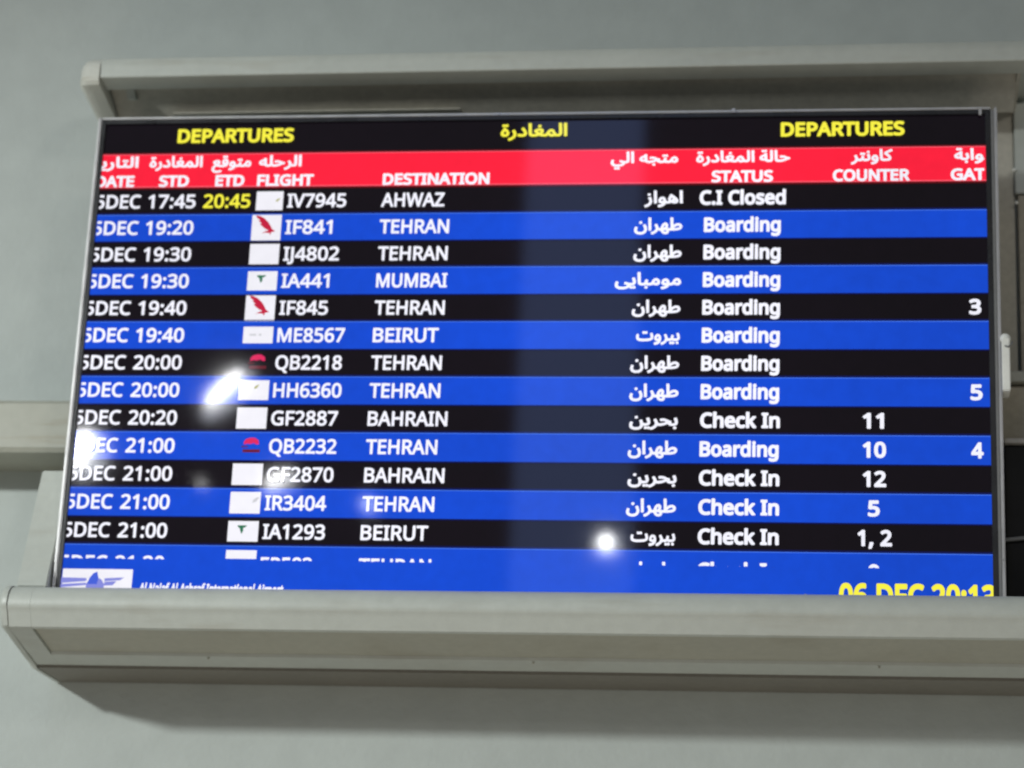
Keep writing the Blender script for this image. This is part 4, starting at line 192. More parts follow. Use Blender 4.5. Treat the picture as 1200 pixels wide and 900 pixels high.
ARABIC = json.loads(r'''{"\ufe8d":[238,[[87,-34,182,-33,199,-22,207,-4,187,716,184,728,176,739,158,748,62,747,51,740,45,734,38,716,58,-4,62,-16,68,-24]]],"\ufe8e":[291,[[280,-39,320,-35,351,-15,366,3,371,15,375,39,371,63,356,90,332,105,302,111,254,114,230,119,224,123,216,135,211,159,208,201,187,723,176,740,158,748,62,747,52,741,44,734,39,723,38,711,58,165,65,105,76,63,81,51,110,11,152,-17,194,-30,236,-37]]],"\ufe91":[269,[[102,-225,138,-219,164,-203,182,-177,190,-147,184,-111,169,-87,140,-65,110,-58,74,-65,50,-81,29,-111,23,-141,31,-177,48,-201,74,-218],[-5,-39,44,-37,86,-31,122,-23,157,-9,192,15,212,37,232,69,244,99,251,135,253,177,250,219,235,297,212,381,194,423,188,429,177,435,158,436,74,405,62,397,55,387,52,375,53,363,82,285,102,213,109,165,107,141,102,129,92,121,80,116,56,114,2,110,-10,105,-20,93,-24,81,-34,-9,-26,-27,-16,-35]]],"\ufe92":[343,[[165,-225,200,-219,229,-201,248,-171,253,-141,247,-111,230,-84,200,-64,170,-58,140,-64,110,-84,92,-111,86,-141,92,-173,110,-200,139,-219],[-5,-39,68,-35,104,-28,134,-16,170,9,194,-10,236,-27,284,-36,344,-39,368,-36,380,-31,403,-15,420,9,427,33,423,63,410,87,398,97,380,107,356,111,302,113,272,118,254,127,249,135,247,153,254,201,267,261,268,273,263,285,254,295,242,301,164,316,146,316,134,309,123,291,101,183,92,153,81,129,74,123,62,117,-4,108,-16,99,-22,89,-34,-9,-26,-27,-16,-35]]],"\ufe93":[405,[[196,-34,260,-28,302,-12,341,14,368,43,386,75,400,110,407,140,409,170,399,242,379,296,355,338,303,404,268,440,200,499,182,505,170,503,158,496,98,424,95,404,106,380,62,329,32,281,6,218,-4,158,2,104,6,92,25,50,56,14,104,-16,152,-30],[176,120,158,130,147,146,144,164,147,188,154,212,169,242,189,272,206,293,212,290,235,266,251,242,263,218,268,194,270,176,268,158,261,140,254,132,242,124,224,118,206,117],[117,530,140,526,170,532,197,548,206,559,212,559,224,547,242,534,254,530,278,526,314,535,338,554,355,578,361,608,353,644,336,668,320,680,308,687,284,692,272,693,246,686,224,672,212,659,206,660,194,673,170,687,140,693,109,686,82,668,68,649,63,638,57,608,63,578,79,554,104,535]]],"\ufe94":[486,[[479,-39,518,-34,548,-12,563,9,568,27,570,39,566,63,553,87,530,104,500,111,464,113,446,117,434,123,424,135,417,153,412,189,396,519,392,531,382,543,368,549,272,549,261,543,255,537,248,525,248,470,183,447,132,423,92,396,56,363,26,325,5,279,1,267,-4,219,5,171,32,126,68,95,110,73,170,57,224,53,290,58,297,45,332,5,374,-19,428,-34],[194,207,164,216,149,225,145,231,144,237,150,255,164,273,182,287,212,303,254,317,256,309,261,207,248,203],[173,597,182,597,212,605,235,621,242,630,248,630,260,618,278,605,290,601,314,597,350,606,374,623,392,651,397,681,392,705,388,717,374,738,356,751,344,758,320,763,308,764,278,756,258,741,248,730,242,731,230,744,212,756,200,760,176,764,140,755,116,737,102,717,94,687,94,669,101,645,119,621,146,603]]],"\ufe95":[993,[[366,-55,488,-54,578,-50,662,-43,728,-33,788,-20,836,-3,902,33,939,71,947,83,968,131,977,197,975,233,959,305,937,377,916,425,902,435,884,436,800,407,792,401,783,389,780,377,782,365,816,263,827,215,829,179,824,164,814,149,788,133,746,119,710,111,614,101,488,96,344,97,284,101,236,110,194,123,167,143,151,173,147,203,147,221,152,257,167,317,166,329,159,341,152,348,140,353,62,373,50,372,37,365,27,353,17,317,0,239,-4,185,4,119,21,77,28,65,62,26,104,-4,158,-26,230,-44,278,-50],[396,371,422,367,452,374,476,390,488,404,501,389,530,372,560,367,590,374,614,390,634,419,640,449,632,485,616,509,596,523,584,529,560,534,524,527,500,511,488,496,476,511,446,529,416,534,386,527,361,509,344,486,336,449,342,419,358,395,381,377]]],"\ufe98":[373,[[-5,-39,80,-35,116,-29,152,-16,188,6,205,-9,230,-21,266,-31,320,-37,374,-39,398,-36,410,-31,428,-19,447,3,457,33,455,57,451,69,440,87,428,97,410,107,386,111,332,112,296,117,272,124,268,129,268,159,274,201,287,261,288,273,283,285,272,297,260,301,182,316,170,317,155,309,145,297,121,183,112,153,104,135,92,124,74,117,-4,108,-16,99,-20,93,-24,81,-34,-9,-26,-27,-16,-35],[102,357,128,352,158,357,182,372,194,384,200,387,212,373,230,361,242,356,266,352,302,360,326,377,344,405,350,435,344,465,330,489,320,499,296,513,272,519,260,518,236,513,212,498,200,484,182,499,158,514,128,519,98,513,72,495,56,474,52,465,46,435,52,405,58,393,74,374]]],"\ufea0":[637,[[257,-220,290,-214,320,-196,338,-166,344,-136,338,-106,320,-78,290,-59,260,-53,230,-59,200,-80,183,-106,177,-136,185,-172,202,-196,230,-214],[-18,-34,-10,-38,2,-39,98,-34,146,-26,200,-12,254,6,302,26,404,79,422,45,446,16,482,-10,518,-25,554,-33,596,-38,638,-39,668,-34,696,-16,714,8,721,32,720,44,718,62,705,86,680,104,650,111,602,113,572,118,561,122,578,140,583,158,575,236,571,248,560,259,548,263,500,266,470,276,446,287,350,340,314,357,272,372,218,383,164,386,134,384,104,381,50,368,38,361,30,350,26,338,27,326,44,248,51,236,62,228,74,225,140,235,206,234,242,228,278,217,308,205,322,194,284,174,242,156,200,141,158,130,104,118,56,113,2,110,-10,105,-17,98,-24,86,-34,-4,-30,-22]]],"\ufea3":[589,[[-5,-39,50,-38,98,-34,146,-26,206,-11,302,26,416,86,476,112,512,121,554,124,566,129,578,141,583,153,573,243,566,254,554,262,500,266,470,276,446,287,350,340,313,357,266,373,218,383,164,386,110,382,44,365,30,351,26,333,43,249,50,237,56,231,74,225,140,235,206,234,242,228,278,217,324,195,284,174,242,156,200,141,158,130,104,118,56,113,2,110,-10,105,-21,93,-25,81,-34,-9,-26,-27,-16,-35]]],"\ufea4":[637,[[-5,-39,50,-38,98,-34,146,-26,200,-12,254,6,302,26,404,79,422,45,446,16,482,-10,518,-25,554,-33,596,-38,642,-39,668,-34,697,-15,714,9,721,33,720,45,717,63,704,87,680,104,650,111,602,113,572,118,558,123,572,133,578,141,583,159,575,237,570,249,560,259,548,263,500,266,470,276,446,287,350,340,313,357,266,373,218,383,170,386,110,382,44,365,34,357,28,345,27,327,43,249,50,237,56,231,74,225,140,235,206,234,242,228,278,217,324,195,284,174,242,156,200,141,158,130,104,118,56,113,2,110,-10,105,-21,93,-25,81,-34,-9,-26,-27,-16,-35]]],"\ufea6":[649,[[350,-428,402,-427,486,-414,570,-388,612,-370,624,-362,633,-344,630,-326,600,-254,588,-242,576,-237,564,-238,510,-256,462,-268,414,-274,372,-277,318,-274,270,-266,228,-254,192,-235,163,-212,144,-188,131,-152,126,-116,133,-62,146,-20,169,22,198,60,240,99,282,129,324,152,366,170,376,130,392,88,421,40,462,3,510,-21,558,-33,606,-38,654,-39,684,-33,711,-14,728,10,733,34,729,64,714,90,690,105,660,111,624,112,594,116,564,125,546,135,532,148,514,178,504,209,528,213,582,218,596,226,604,238,606,250,603,340,594,356,582,364,504,369,426,383,282,431,246,441,204,448,156,450,90,444,48,434,18,423,6,414,1,406,-2,388,13,310,18,298,30,288,48,284,114,298,174,298,234,289,267,280,204,247,132,195,89,154,54,112,18,55,-5,-2,-20,-62,-24,-122,-21,-170,-8,-224,8,-260,46,-314,94,-356,132,-379,174,-397,222,-412,264,-421],[284,490,312,485,342,491,372,511,389,538,395,568,389,598,372,626,342,646,312,652,282,646,252,626,234,598,228,568,236,532,255,508]]],"\ufea9":[477,[[207,-40,277,-35,319,-28,361,-12,403,16,414,26,441,62,460,110,466,158,463,194,452,242,431,296,402,356,351,440,313,493,295,502,283,503,271,498,199,451,190,440,186,422,192,404,257,308,299,230,311,200,316,176,316,158,311,140,301,128,283,119,253,114,211,111,175,114,145,121,115,131,85,146,67,147,55,142,48,134,6,62,1,50,3,32,12,20,43,-1,67,-12,103,-26,139,-33]]],"\ufead":[367,[[0,-264,13,-263,43,-254,85,-237,133,-211,175,-184,216,-150,253,-112,286,-66,313,-12,330,54,335,114,330,168,318,222,301,270,283,312,260,354,253,364,241,371,229,373,217,371,139,331,127,319,123,306,126,288,151,240,179,180,191,132,192,108,188,72,172,24,149,-12,106,-54,73,-76,25,-99,-41,-124,-50,-132,-57,-144,-58,-162,-26,-246,-16,-258]]],"\ufeae":[396,[[0,-266,13,-265,62,-248,109,-226,169,-188,211,-155,246,-122,274,-86,297,-50,307,-26,313,-21,349,-34,397,-39,421,-36,433,-31,451,-19,474,10,480,34,478,58,463,88,433,107,379,115,367,120,352,136,341,160,321,220,288,298,258,358,241,371,229,373,217,371,145,334,133,326,124,310,124,292,172,196,188,148,192,106,189,76,181,46,168,16,147,-14,121,-40,79,-72,43,-92,-41,-126,-50,-134,-57,-146,-58,-164,-26,-248,-16,-260]]],"\ufeaf":[367,[[0,-264,13,-263,43,-254,85,-237,133,-211,175,-184,216,-150,253,-112,286,-66,313,-12,330,54,335,114,330,168,318,222,301,270,283,312,260,354,253,364,241,371,229,373,217,371,139,331,127,319,123,306,126,288,151,240,179,180,191,132,192,108,188,72,172,24,149,-12,106,-54,73,-76,25,-99,-41,-124,-50,-132,-57,-144,-58,-162,-26,-246,-16,-258],[173,420,208,426,235,444,253,471,260,504,254,534,235,563,211,579,175,587,145,581,121,564,99,534,93,504,101,468,119,444,145,426]]],"\ufec3":[677,[[-5,-39,212,-38,344,-30,392,-24,488,-2,548,21,593,51,626,87,658,147,666,201,661,249,640,303,608,345,572,373,560,379,518,395,452,403,410,400,362,388,320,372,278,349,238,321,206,296,190,717,182,735,176,741,164,747,68,747,50,737,42,723,41,711,59,135,44,114,38,111,8,111,-4,108,-16,99,-22,87,-34,-9,-26,-27,-16,-35],[224,111,251,141,284,173,326,206,368,231,410,248,446,252,476,249,494,242,506,232,518,211,520,201,518,183,506,166,488,151,458,138,416,127,362,118,320,114]]],"\ufeca":[531,[[287,-428,348,-426,396,-418,492,-392,534,-375,570,-355,576,-349,583,-338,584,-326,581,-314,554,-248,543,-236,528,-230,516,-231,432,-259,366,-273,330,-277,294,-278,246,-273,210,-264,183,-254,162,-240,144,-222,130,-194,126,-164,131,-128,150,-86,174,-56,204,-25,264,21,270,22,330,-9,384,-25,426,-32,474,-38,534,-39,564,-33,592,-14,610,10,615,40,611,64,600,85,591,94,570,106,546,111,498,112,456,116,426,121,408,126,401,130,414,144,446,184,470,238,477,292,466,346,460,358,433,394,420,406,366,435,294,445,240,440,198,430,153,412,120,396,84,371,59,346,41,322,32,292,33,274,42,244,56,214,71,196,123,154,154,124,156,118,120,91,78,54,35,4,6,-44,-12,-86,-20,-128,-24,-176,-17,-242,-14,-254,10,-308,48,-352,90,-382,144,-406,198,-420,246,-426],[276,204,202,274,203,280,234,290,276,296,300,294,312,291,324,283,329,274,324,250,311,232,285,208]]],"\ufed0":[521,[[-5,-39,50,-37,98,-32,146,-22,194,-8,236,7,260,19,344,-14,404,-28,458,-35,518,-39,548,-35,560,-30,581,-15,599,9,605,39,601,63,584,92,566,103,554,108,464,115,409,123,408,129,422,145,453,195,471,243,477,291,471,333,459,363,452,374,429,399,386,426,338,441,284,445,236,442,188,431,140,412,104,393,74,373,50,350,29,321,21,297,22,273,30,243,44,213,54,201,110,155,137,129,116,122,68,115,2,110,-16,99,-24,81,-34,-9,-26,-27,-16,-35],[278,194,272,196,191,273,188,279,224,290,266,296,290,294,308,290,326,280,329,273,327,255,319,237,299,213],[255,483,278,480,308,487,336,507,348,525,353,537,358,567,350,597,332,624,302,642,272,647,242,640,215,621,196,591,191,561,196,537,200,526,220,501,242,487]]],"\ufed7":[447,[[-5,-39,86,-38,170,-31,242,-18,278,-6,308,8,350,37,380,69,407,111,425,159,433,201,436,255,433,303,418,381,393,441,362,483,350,495,308,521,296,526,242,535,194,528,158,513,122,485,92,450,84,435,71,411,53,369,44,327,40,279,47,237,63,201,88,171,98,162,140,139,176,127,212,123,179,117,128,113,8,111,-10,105,-20,93,-24,81,-34,-9,-26,-27,-16,-35],[212,273,197,279,188,291,187,303,191,327,202,357,215,375,224,382,242,383,260,369,272,351,281,327,289,279,286,273,266,271,242,269],[136,573,158,570,188,577,212,593,224,607,236,593,266,575,296,570,326,577,350,593,370,621,376,651,368,687,353,711,337,723,320,732,296,737,259,729,236,714,224,699,212,714,194,727,182,732,152,737,122,730,98,713,83,693,77,681,72,651,78,621,95,597,119,579]]],"\ufedb":[412,[[-5,-39,146,-37,194,-33,236,-24,296,-2,332,22,362,57,376,87,383,117,385,141,381,189,365,237,342,279,308,327,270,369,224,413,171,459,169,465,254,514,434,601,446,609,456,627,454,645,418,723,404,737,392,741,374,738,158,629,86,585,52,561,25,537,12,519,1,489,-5,453,-5,429,4,411,20,393,134,297,204,225,229,189,239,165,242,147,241,141,230,130,218,124,194,118,146,113,8,111,-10,105,-20,93,-24,81,-34,-9,-26,-27,-16,-35]]],"\ufedf":[260,[[-5,-39,68,-35,122,-22,164,0,199,33,218,69,229,111,233,159,233,213,213,717,205,735,188,747,92,748,74,738,65,723,64,711,83,201,82,135,74,120,50,114,2,110,-10,105,-21,93,-25,81,-34,-9,-26,-27,-16,-35]]],"\ufee0":[300,[[-5,-39,56,-36,104,-27,140,-13,170,6,176,6,188,-5,212,-19,248,-33,260,-36,308,-38,332,-34,356,-18,375,3,380,15,384,39,382,57,378,69,367,87,338,106,290,113,266,121,256,129,248,141,237,171,233,213,217,717,209,735,200,743,189,747,92,747,74,736,67,723,66,711,83,201,82,135,74,120,50,114,2,110,-10,105,-21,93,-25,81,-34,-9,-26,-27,-16,-35]]],"\ufee3":[525,[[-5,-39,56,-35,86,-25,116,-10,146,16,194,-7,236,-21,284,-31,320,-34,362,-30,398,-17,410,-12,440,9,474,51,491,93,494,105,499,159,496,201,485,243,468,279,444,315,417,345,386,369,344,387,302,392,266,388,236,378,200,357,164,322,134,279,83,177,52,129,32,115,-4,108,-16,99,-20,93,-24,81,-34,-9,-26,-27,-16,-35],[302,117,260,126,221,141,238,177,259,213,278,235,296,241,308,239,320,232,336,213,350,189,356,171,358,153,356,135,347,123,332,118]]],"\ufee4":[578,[[340,-53,374,-51,410,-41,434,-26,458,-6,464,-7,494,-24,536,-36,578,-39,608,-34,636,-17,650,1,658,19,662,43,657,67,647,85,638,94,614,107,560,116,542,127,532,139,512,174,465,277,441,319,416,349,378,379,344,391,302,396,260,388,226,373,200,356,179,337,152,307,121,265,57,145,45,127,26,113,-4,108,-16,99,-21,91,-24,79,-34,-11,-24,-29,-10,-38,32,-38,68,-31,104,-15,128,3,158,36,192,7,224,-15,262,-35,308,-50],[338,97,308,106,275,127,254,148,234,175,245,193,272,231,284,241,296,247,308,245,313,241,328,223,346,187,363,145,368,121,367,109,364,103,356,99]]],"\ufee5":[685,[[309,-264,368,-262,416,-255,458,-244,512,-220,556,-192,592,-156,622,-114,644,-68,659,-24,667,24,669,66,666,114,659,156,646,204,627,258,590,336,584,343,572,350,560,352,548,350,470,310,459,300,453,288,453,270,494,175,506,138,516,90,520,54,517,24,508,-12,496,-36,479,-60,452,-81,416,-99,374,-110,320,-114,272,-111,224,-99,188,-80,167,-60,154,-36,146,6,153,60,178,144,175,162,170,169,158,179,80,209,68,210,56,206,46,198,40,186,26,150,8,90,-3,24,-4,-6,3,-66,23,-120,57,-168,98,-204,140,-228,200,-250,254,-260],[317,366,332,364,362,370,386,385,392,390,408,414,415,444,408,480,393,504,368,522,338,530,326,531,302,525,272,505,255,480,248,450,255,414,272,390,296,372]]],"\ufee6":[730,[[304,-266,374,-263,428,-256,482,-240,540,-212,590,-170,626,-122,649,-74,662,-28,686,-35,728,-39,758,-35,788,-17,806,8,814,34,812,58,807,70,794,91,768,106,716,112,686,121,674,130,666,142,653,172,620,294,614,305,602,315,584,318,494,294,483,286,475,274,473,256,497,178,513,106,519,28,516,-2,508,-32,498,-50,482,-68,452,-89,416,-104,374,-112,321,-116,272,-113,224,-101,188,-82,167,-62,154,-38,147,4,148,34,153,64,178,142,177,154,173,166,158,179,80,209,68,210,56,206,41,190,21,136,7,88,-1,40,-4,4,2,-62,24,-122,58,-170,92,-201,140,-230,200,-252,254,-263],[327,364,362,370,390,388,407,412,415,448,409,478,392,505,362,525,332,531,302,525,272,505,254,478,248,448,254,416,272,390,296,372]]],"\ufee7":[269,[[-5,-39,44,-37,86,-31,122,-23,157,-9,192,15,212,37,232,69,244,99,251,135,253,177,250,219,235,297,212,381,194,423,188,429,177,435,158,436,74,405,62,397,55,387,52,375,53,363,82,285,102,213,109,165,107,141,102,129,92,121,80,116,56,114,2,110,-10,105,-20,93,-24,81,-34,-9,-26,-27,-16,-35],[104,477,128,473,164,482,188,499,205,525,211,555,205,585,187,615,158,634,128,640,96,633,68,614,50,585,44,555,53,519,72,495,92,481]]],"\ufeea":[486,[[479,-39,518,-34,548,-12,563,9,568,27,570,39,566,63,553,87,530,104,500,111,464,113,446,117,434,123,424,135,417,153,412,189,396,519,392,531,382,543,368,549,272,549,261,543,255,537,248,525,248,470,183,447,132,423,92,396,56,363,26,325,5,279,1,267,-4,219,5,171,32,126,68,95,110,73,170,57,224,53,290,58,297,45,332,5,374,-19,428,-34],[194,207,164,216,149,225,145,231,144,237,150,255,164,273,182,287,212,303,254,317,256,309,261,207,248,203]]],"\ufeeb":[574,[[378,-42,440,-37,482,-21,519,6,542,36,558,78,563,120,557,168,548,198,529,234,476,301,374,399,207,528,194,533,176,530,164,521,112,450,109,438,111,426,116,416,125,408,122,402,92,375,68,338,51,288,45,240,50,192,66,144,79,120,74,115,70,114,2,110,-16,99,-21,90,-24,78,-34,0,-32,-18,-23,-30,-10,-38,44,-37,92,-32,140,-22,188,-9,212,1,248,-15,290,-28,338,-39],[368,106,365,108,374,120,392,158,398,161,411,132,411,114,405,108,398,107],[224,171,218,175,205,192,193,216,188,246,191,264,200,283,212,295,230,301,242,298,254,288,262,276,267,252,265,234,256,210,246,192]]],"\ufeec":[507,[[302,-251,356,-246,392,-234,434,-207,460,-179,480,-143,489,-107,490,-71,485,-41,488,-38,512,-39,536,-35,560,-20,584,7,591,37,588,61,576,85,566,95,548,105,518,111,452,114,409,121,431,169,442,217,445,265,441,307,428,355,404,395,374,425,338,443,296,450,248,441,200,416,160,379,124,331,100,289,82,247,67,199,57,157,50,113,2,110,-11,103,-21,91,-34,-5,-32,-17,-28,-25,-22,-31,-10,-38,50,-37,56,-40,63,-71,83,-119,122,-175,172,-215,236,-242],[308,-101,272,-95,254,-88,239,-77,221,-53,210,-29,206,-11,230,-7,284,-10,314,-17,334,-29,345,-41,349,-53,351,-65,347,-83,344,-89,332,-96],[206,130,203,133,210,163,224,208,241,241,256,265,272,286,284,296,290,289,292,283,295,253,292,217,284,192,272,169,254,153,236,141]]],"\ufeed":[447,[[53,-264,132,-252,198,-234,264,-204,309,-174,352,-132,384,-87,406,-36,421,24,426,90,423,144,414,192,402,234,382,276,354,316,318,347,282,364,228,371,186,365,144,346,109,318,84,288,60,247,45,210,33,162,30,114,33,84,42,54,60,21,84,-2,114,-21,150,-34,180,-39,222,-42,227,-48,216,-57,186,-75,144,-92,90,-105,30,-115,14,-126,8,-138,6,-150,25,-240,36,-256],[204,108,187,114,180,123,177,138,180,162,186,180,198,204,216,219,228,220,238,216,246,210,262,186,275,150,279,114,276,110,258,107,228,105]]],"\ufeee":[472,[[53,-264,132,-252,186,-237,204,-231,258,-207,309,-174,352,-132,384,-87,404,-42,408,-39,474,-39,504,-34,529,-18,544,0,551,12,556,36,553,60,542,84,534,92,516,104,504,108,486,111,426,112,423,150,416,198,403,240,378,288,370,300,335,336,288,361,228,371,186,364,149,348,114,323,88,294,61,252,46,216,34,168,30,120,37,72,60,29,96,-3,138,-24,186,-36,228,-39,233,-42,216,-57,186,-75,144,-92,90,-105,30,-115,14,-126,8,-138,6,-150,25,-240,36,-256],[216,114,186,123,180,128,178,138,181,162,189,186,205,210,216,218,222,220,240,214,259,192,275,150,278,114,270,111]]],"\ufef0":[736,[[318,-266,386,-264,440,-258,494,-248,542,-233,578,-219,626,-195,668,-165,704,-127,728,-84,736,-44,740,-39,764,-35,776,-29,794,-17,810,4,819,28,820,40,816,64,806,83,796,94,774,106,686,120,632,134,506,179,494,181,482,179,470,170,462,154,443,70,442,58,446,47,452,40,464,32,530,12,584,-12,593,-20,590,-33,579,-50,560,-65,530,-83,494,-96,452,-107,398,-115,350,-117,302,-115,266,-109,230,-99,201,-86,176,-67,158,-44,150,-20,147,22,153,64,178,142,177,154,170,169,158,179,80,209,62,209,51,202,41,190,16,118,6,82,-3,28,-4,-2,1,-56,18,-110,50,-158,80,-188,122,-218,170,-240,218,-254,272,-263]]],"\ufef2":[736,[[257,-455,266,-455,296,-447,314,-436,326,-423,332,-422,344,-435,362,-447,374,-451,398,-455,434,-446,458,-430,476,-401,481,-371,476,-347,472,-335,458,-314,440,-301,428,-294,404,-289,392,-288,362,-296,342,-311,332,-322,326,-321,314,-308,296,-296,284,-292,260,-288,224,-297,200,-315,186,-335,178,-365,178,-383,185,-407,202,-431,230,-449],[270,-263,332,-266,386,-264,447,-257,494,-248,536,-235,578,-219,620,-199,668,-165,706,-125,729,-83,737,-41,764,-35,776,-29,794,-17,808,1,815,13,820,37,817,61,805,85,794,95,770,107,686,120,632,134,506,179,494,181,482,179,470,170,463,157,442,67,445,49,452,40,464,32,530,12,584,-12,590,-17,593,-23,590,-35,578,-50,560,-65,530,-83,494,-96,452,-107,398,-115,350,-117,302,-115,266,-109,224,-97,197,-83,176,-67,164,-53,150,-23,146,7,153,61,177,139,178,151,174,163,170,169,158,179,86,207,68,210,55,205,43,193,26,151,7,85,-2,31,-4,-5,1,-53,17,-107,47,-155,80,-188,117,-215,170,-240,218,-254]]],"\ufef3":[299,[[43,-228,54,-227,79,-222,102,-208,114,-194,138,-213,150,-220,162,-224,186,-228,210,-223,222,-219,244,-204,263,-174,268,-144,263,-120,259,-108,246,-89,234,-79,216,-67,192,-62,180,-61,150,-69,114,-96,102,-82,84,-70,73,-66,48,-61,12,-69,-12,-87,-27,-108,-31,-120,-36,-150,-28,-180,-11,-204,17,-222],[-15,-36,0,-39,66,-35,114,-29,162,-14,206,12,236,42,256,78,270,132,273,180,270,222,254,300,233,378,216,420,210,428,198,435,180,436,96,406,81,396,74,384,73,366,101,288,122,216,129,168,127,138,121,126,113,120,96,116,60,112,6,111,-6,107,-18,97,-23,84,-34,-6,-28,-24]]],"\ufef4":[373,[[110,-228,122,-227,147,-222,170,-207,182,-192,200,-210,224,-223,254,-228,278,-223,290,-218,311,-204,330,-174,335,-144,330,-120,326,-108,314,-90,302,-79,284,-68,260,-62,248,-61,218,-68,196,-84,182,-98,170,-83,152,-70,140,-66,110,-61,80,-69,56,-86,40,-108,36,-120,31,-150,39,-180,56,-204,80,-220],[-15,-36,-4,-39,44,-38,86,-34,116,-29,152,-16,188,6,206,-9,230,-21,266,-31,320,-37,374,-39,398,-36,410,-31,430,-18,449,6,457,36,454,60,438,90,410,107,386,111,332,112,302,116,278,122,270,126,268,162,273,198,288,264,285,282,275,294,264,300,182,316,170,317,152,307,144,294,120,180,111,150,101,132,92,124,74,117,-3,108,-12,102,-21,90,-34,-6,-28,-24]]]}''')

# ---------------------------------------------------------------- lettering
_gm = {}
def gmesh(ch, arabic, bold):
    heavy = bold > .03
    k = (ch, arabic, heavy)
    if k in _gm: return _gm[k]
    adv, cont = (ARABIC if arabic else HEAVY if heavy else LATIN)[ch]
    cu = bpy.data.curves.new('g', 'CURVE'); cu.dimensions = '2D'; cu.fill_mode = 'BOTH'
    for c in cont:
        s = cu.splines.new('POLY'); n = len(c) // 2; s.points.add(n - 1); s.use_cyclic_u = True
        for i in range(n): s.points[i].co = (c[2 * i] / 1000, c[2 * i + 1] / 1000, 0, 1)
    o = bpy.data.objects.new('g', cu); COL.objects.link(o)
    me = bpy.data.meshes.new_from_object(o); bpy.data.objects.remove(o)
    r = (adv / 1000, [(v.co.x, v.co.y) for v in me.vertices], [tuple(p.vertices) for p in me.polygons])
    bpy.data.meshes.remove(me); bpy.data.curves.remove(cu); _gm[k] = r
    return r
def marks(m, polys, y, parent, cx, cz, s=1):
    for P in polys: flat('logo_mark', m, [P], y, parent, cx, cz, s)
def text(name, s, x0, x1, zb, cap, m, parent, arabic=False, bold=.022, y=-.0024, clip_z=None, clip_l=None, clip_r=None, slant=0, track=0):
    vs = []; fs = []; pen = 0
    for ch in s:
        if ch == ' ': pen += .24; continue
        adv, V, F = gmesh(ch, arabic, bold); o = len(vs)
        vs += [(a + pen, b) for a, b in V]; fs += [tuple(i + o for i in f) for f in F]
        pen += adv + track
    lo = min(v[0] for v in vs); hi = max(v[0] for v in vs)
    sz = cap / .573; sx = (x1 - x0) / (hi - lo)
    bm = bmesh.new(); B = [bm.verts.new((x0 + (a - lo) * sx + slant * b * sz, y, zb + b * sz)) for a, b in vs]
    for f in fs:
        try: bm.faces.new([B[i] for i in f])
        except ValueError: pass
    for co, no in ((clip_z and (0, 0, clip_z), (0, 0, -1)), (clip_l and (clip_l, 0, 0), (-1, 0, 0)), (clip_r and (clip_r, 0, 0), (1, 0, 0))):
        if co: bmesh.ops.bisect_plane(bm, geom=bm.verts[:] + bm.edges[:] + bm.faces[:], plane_co=co, plane_no=no, clear_outer=True)
    for f in bm.faces:
        f.normal_update()
        if f.normal.y > 0: f.normal_flip()
    me = bpy.data.meshes.new(name); bm.to_mesh(me); bm.free()
    return link(name, me, m, parent)

# ---------------------------------------------------------------- wall
WY = .17
tag(box('wall', 'wall', -4, 4, WY, WY + .2, 0, 4.6), 'grey-green painted hall wall', kind='structure')

# ---------------------------------------------------------------- wall trunking
tr = empty('cable_trunking', (-1, WY, 2.345), 'long grey plastic trunking running level across the wall behind the screen', 'cable trunking')
extrude('trunking_body', 'trunk', [(WY, 2.371), (.085, 2.371), (.08, 2.366), (.08, 2.312), (.084, 2.3065), (WY, 2.3065)], -3, .175, tr, smooth=False)
rd = empty('wall_duct', (.26, WY, 2.36), 'brown stained horizontal duct right of the screen above the black box', 'cable duct')
extrude('duct_body', 'brown', [(WY, 2.398), (.1, 2.398), (.095, 2.394), (.095, 2.324), (WY, 2.324)], .178, .9, rd)
extrude('duct_lid', 'trunk', [(WY, 2.412), (.088, 2.412), (.088, 2.399), (WY, 2.399)], .1775, .9, rd, bevel=.001)
vd = empty('vertical_duct', (.25, WY, 2.42), 'flat grey vertical cover strip between the hood and the brown duct at right', 'cover strip')
box('side_backing', 'recess', .186, .2138, .158, WY, 2.4135, 2.77, vd)
box('duct_cover', 'shell', .2145, .262, .15, WY, 2.655, 2.772, vd, bevel=.001)
box('duct_cover', 'brown', .2175, .262, .152, WY, 2.4135, 2.653, vd, bevel=.001)
for (x, z) in ((.2135, 2.684), (.2155, 2.642)):
    bm = bmesh.new(); bmesh.ops.create_uvsphere(bm, u_segments=10, v_segments=6, radius=.0022, matrix=Matrix.Translation((x, .148, z)))
    finish(bm, 'screw', 'white', vd, smooth=True)

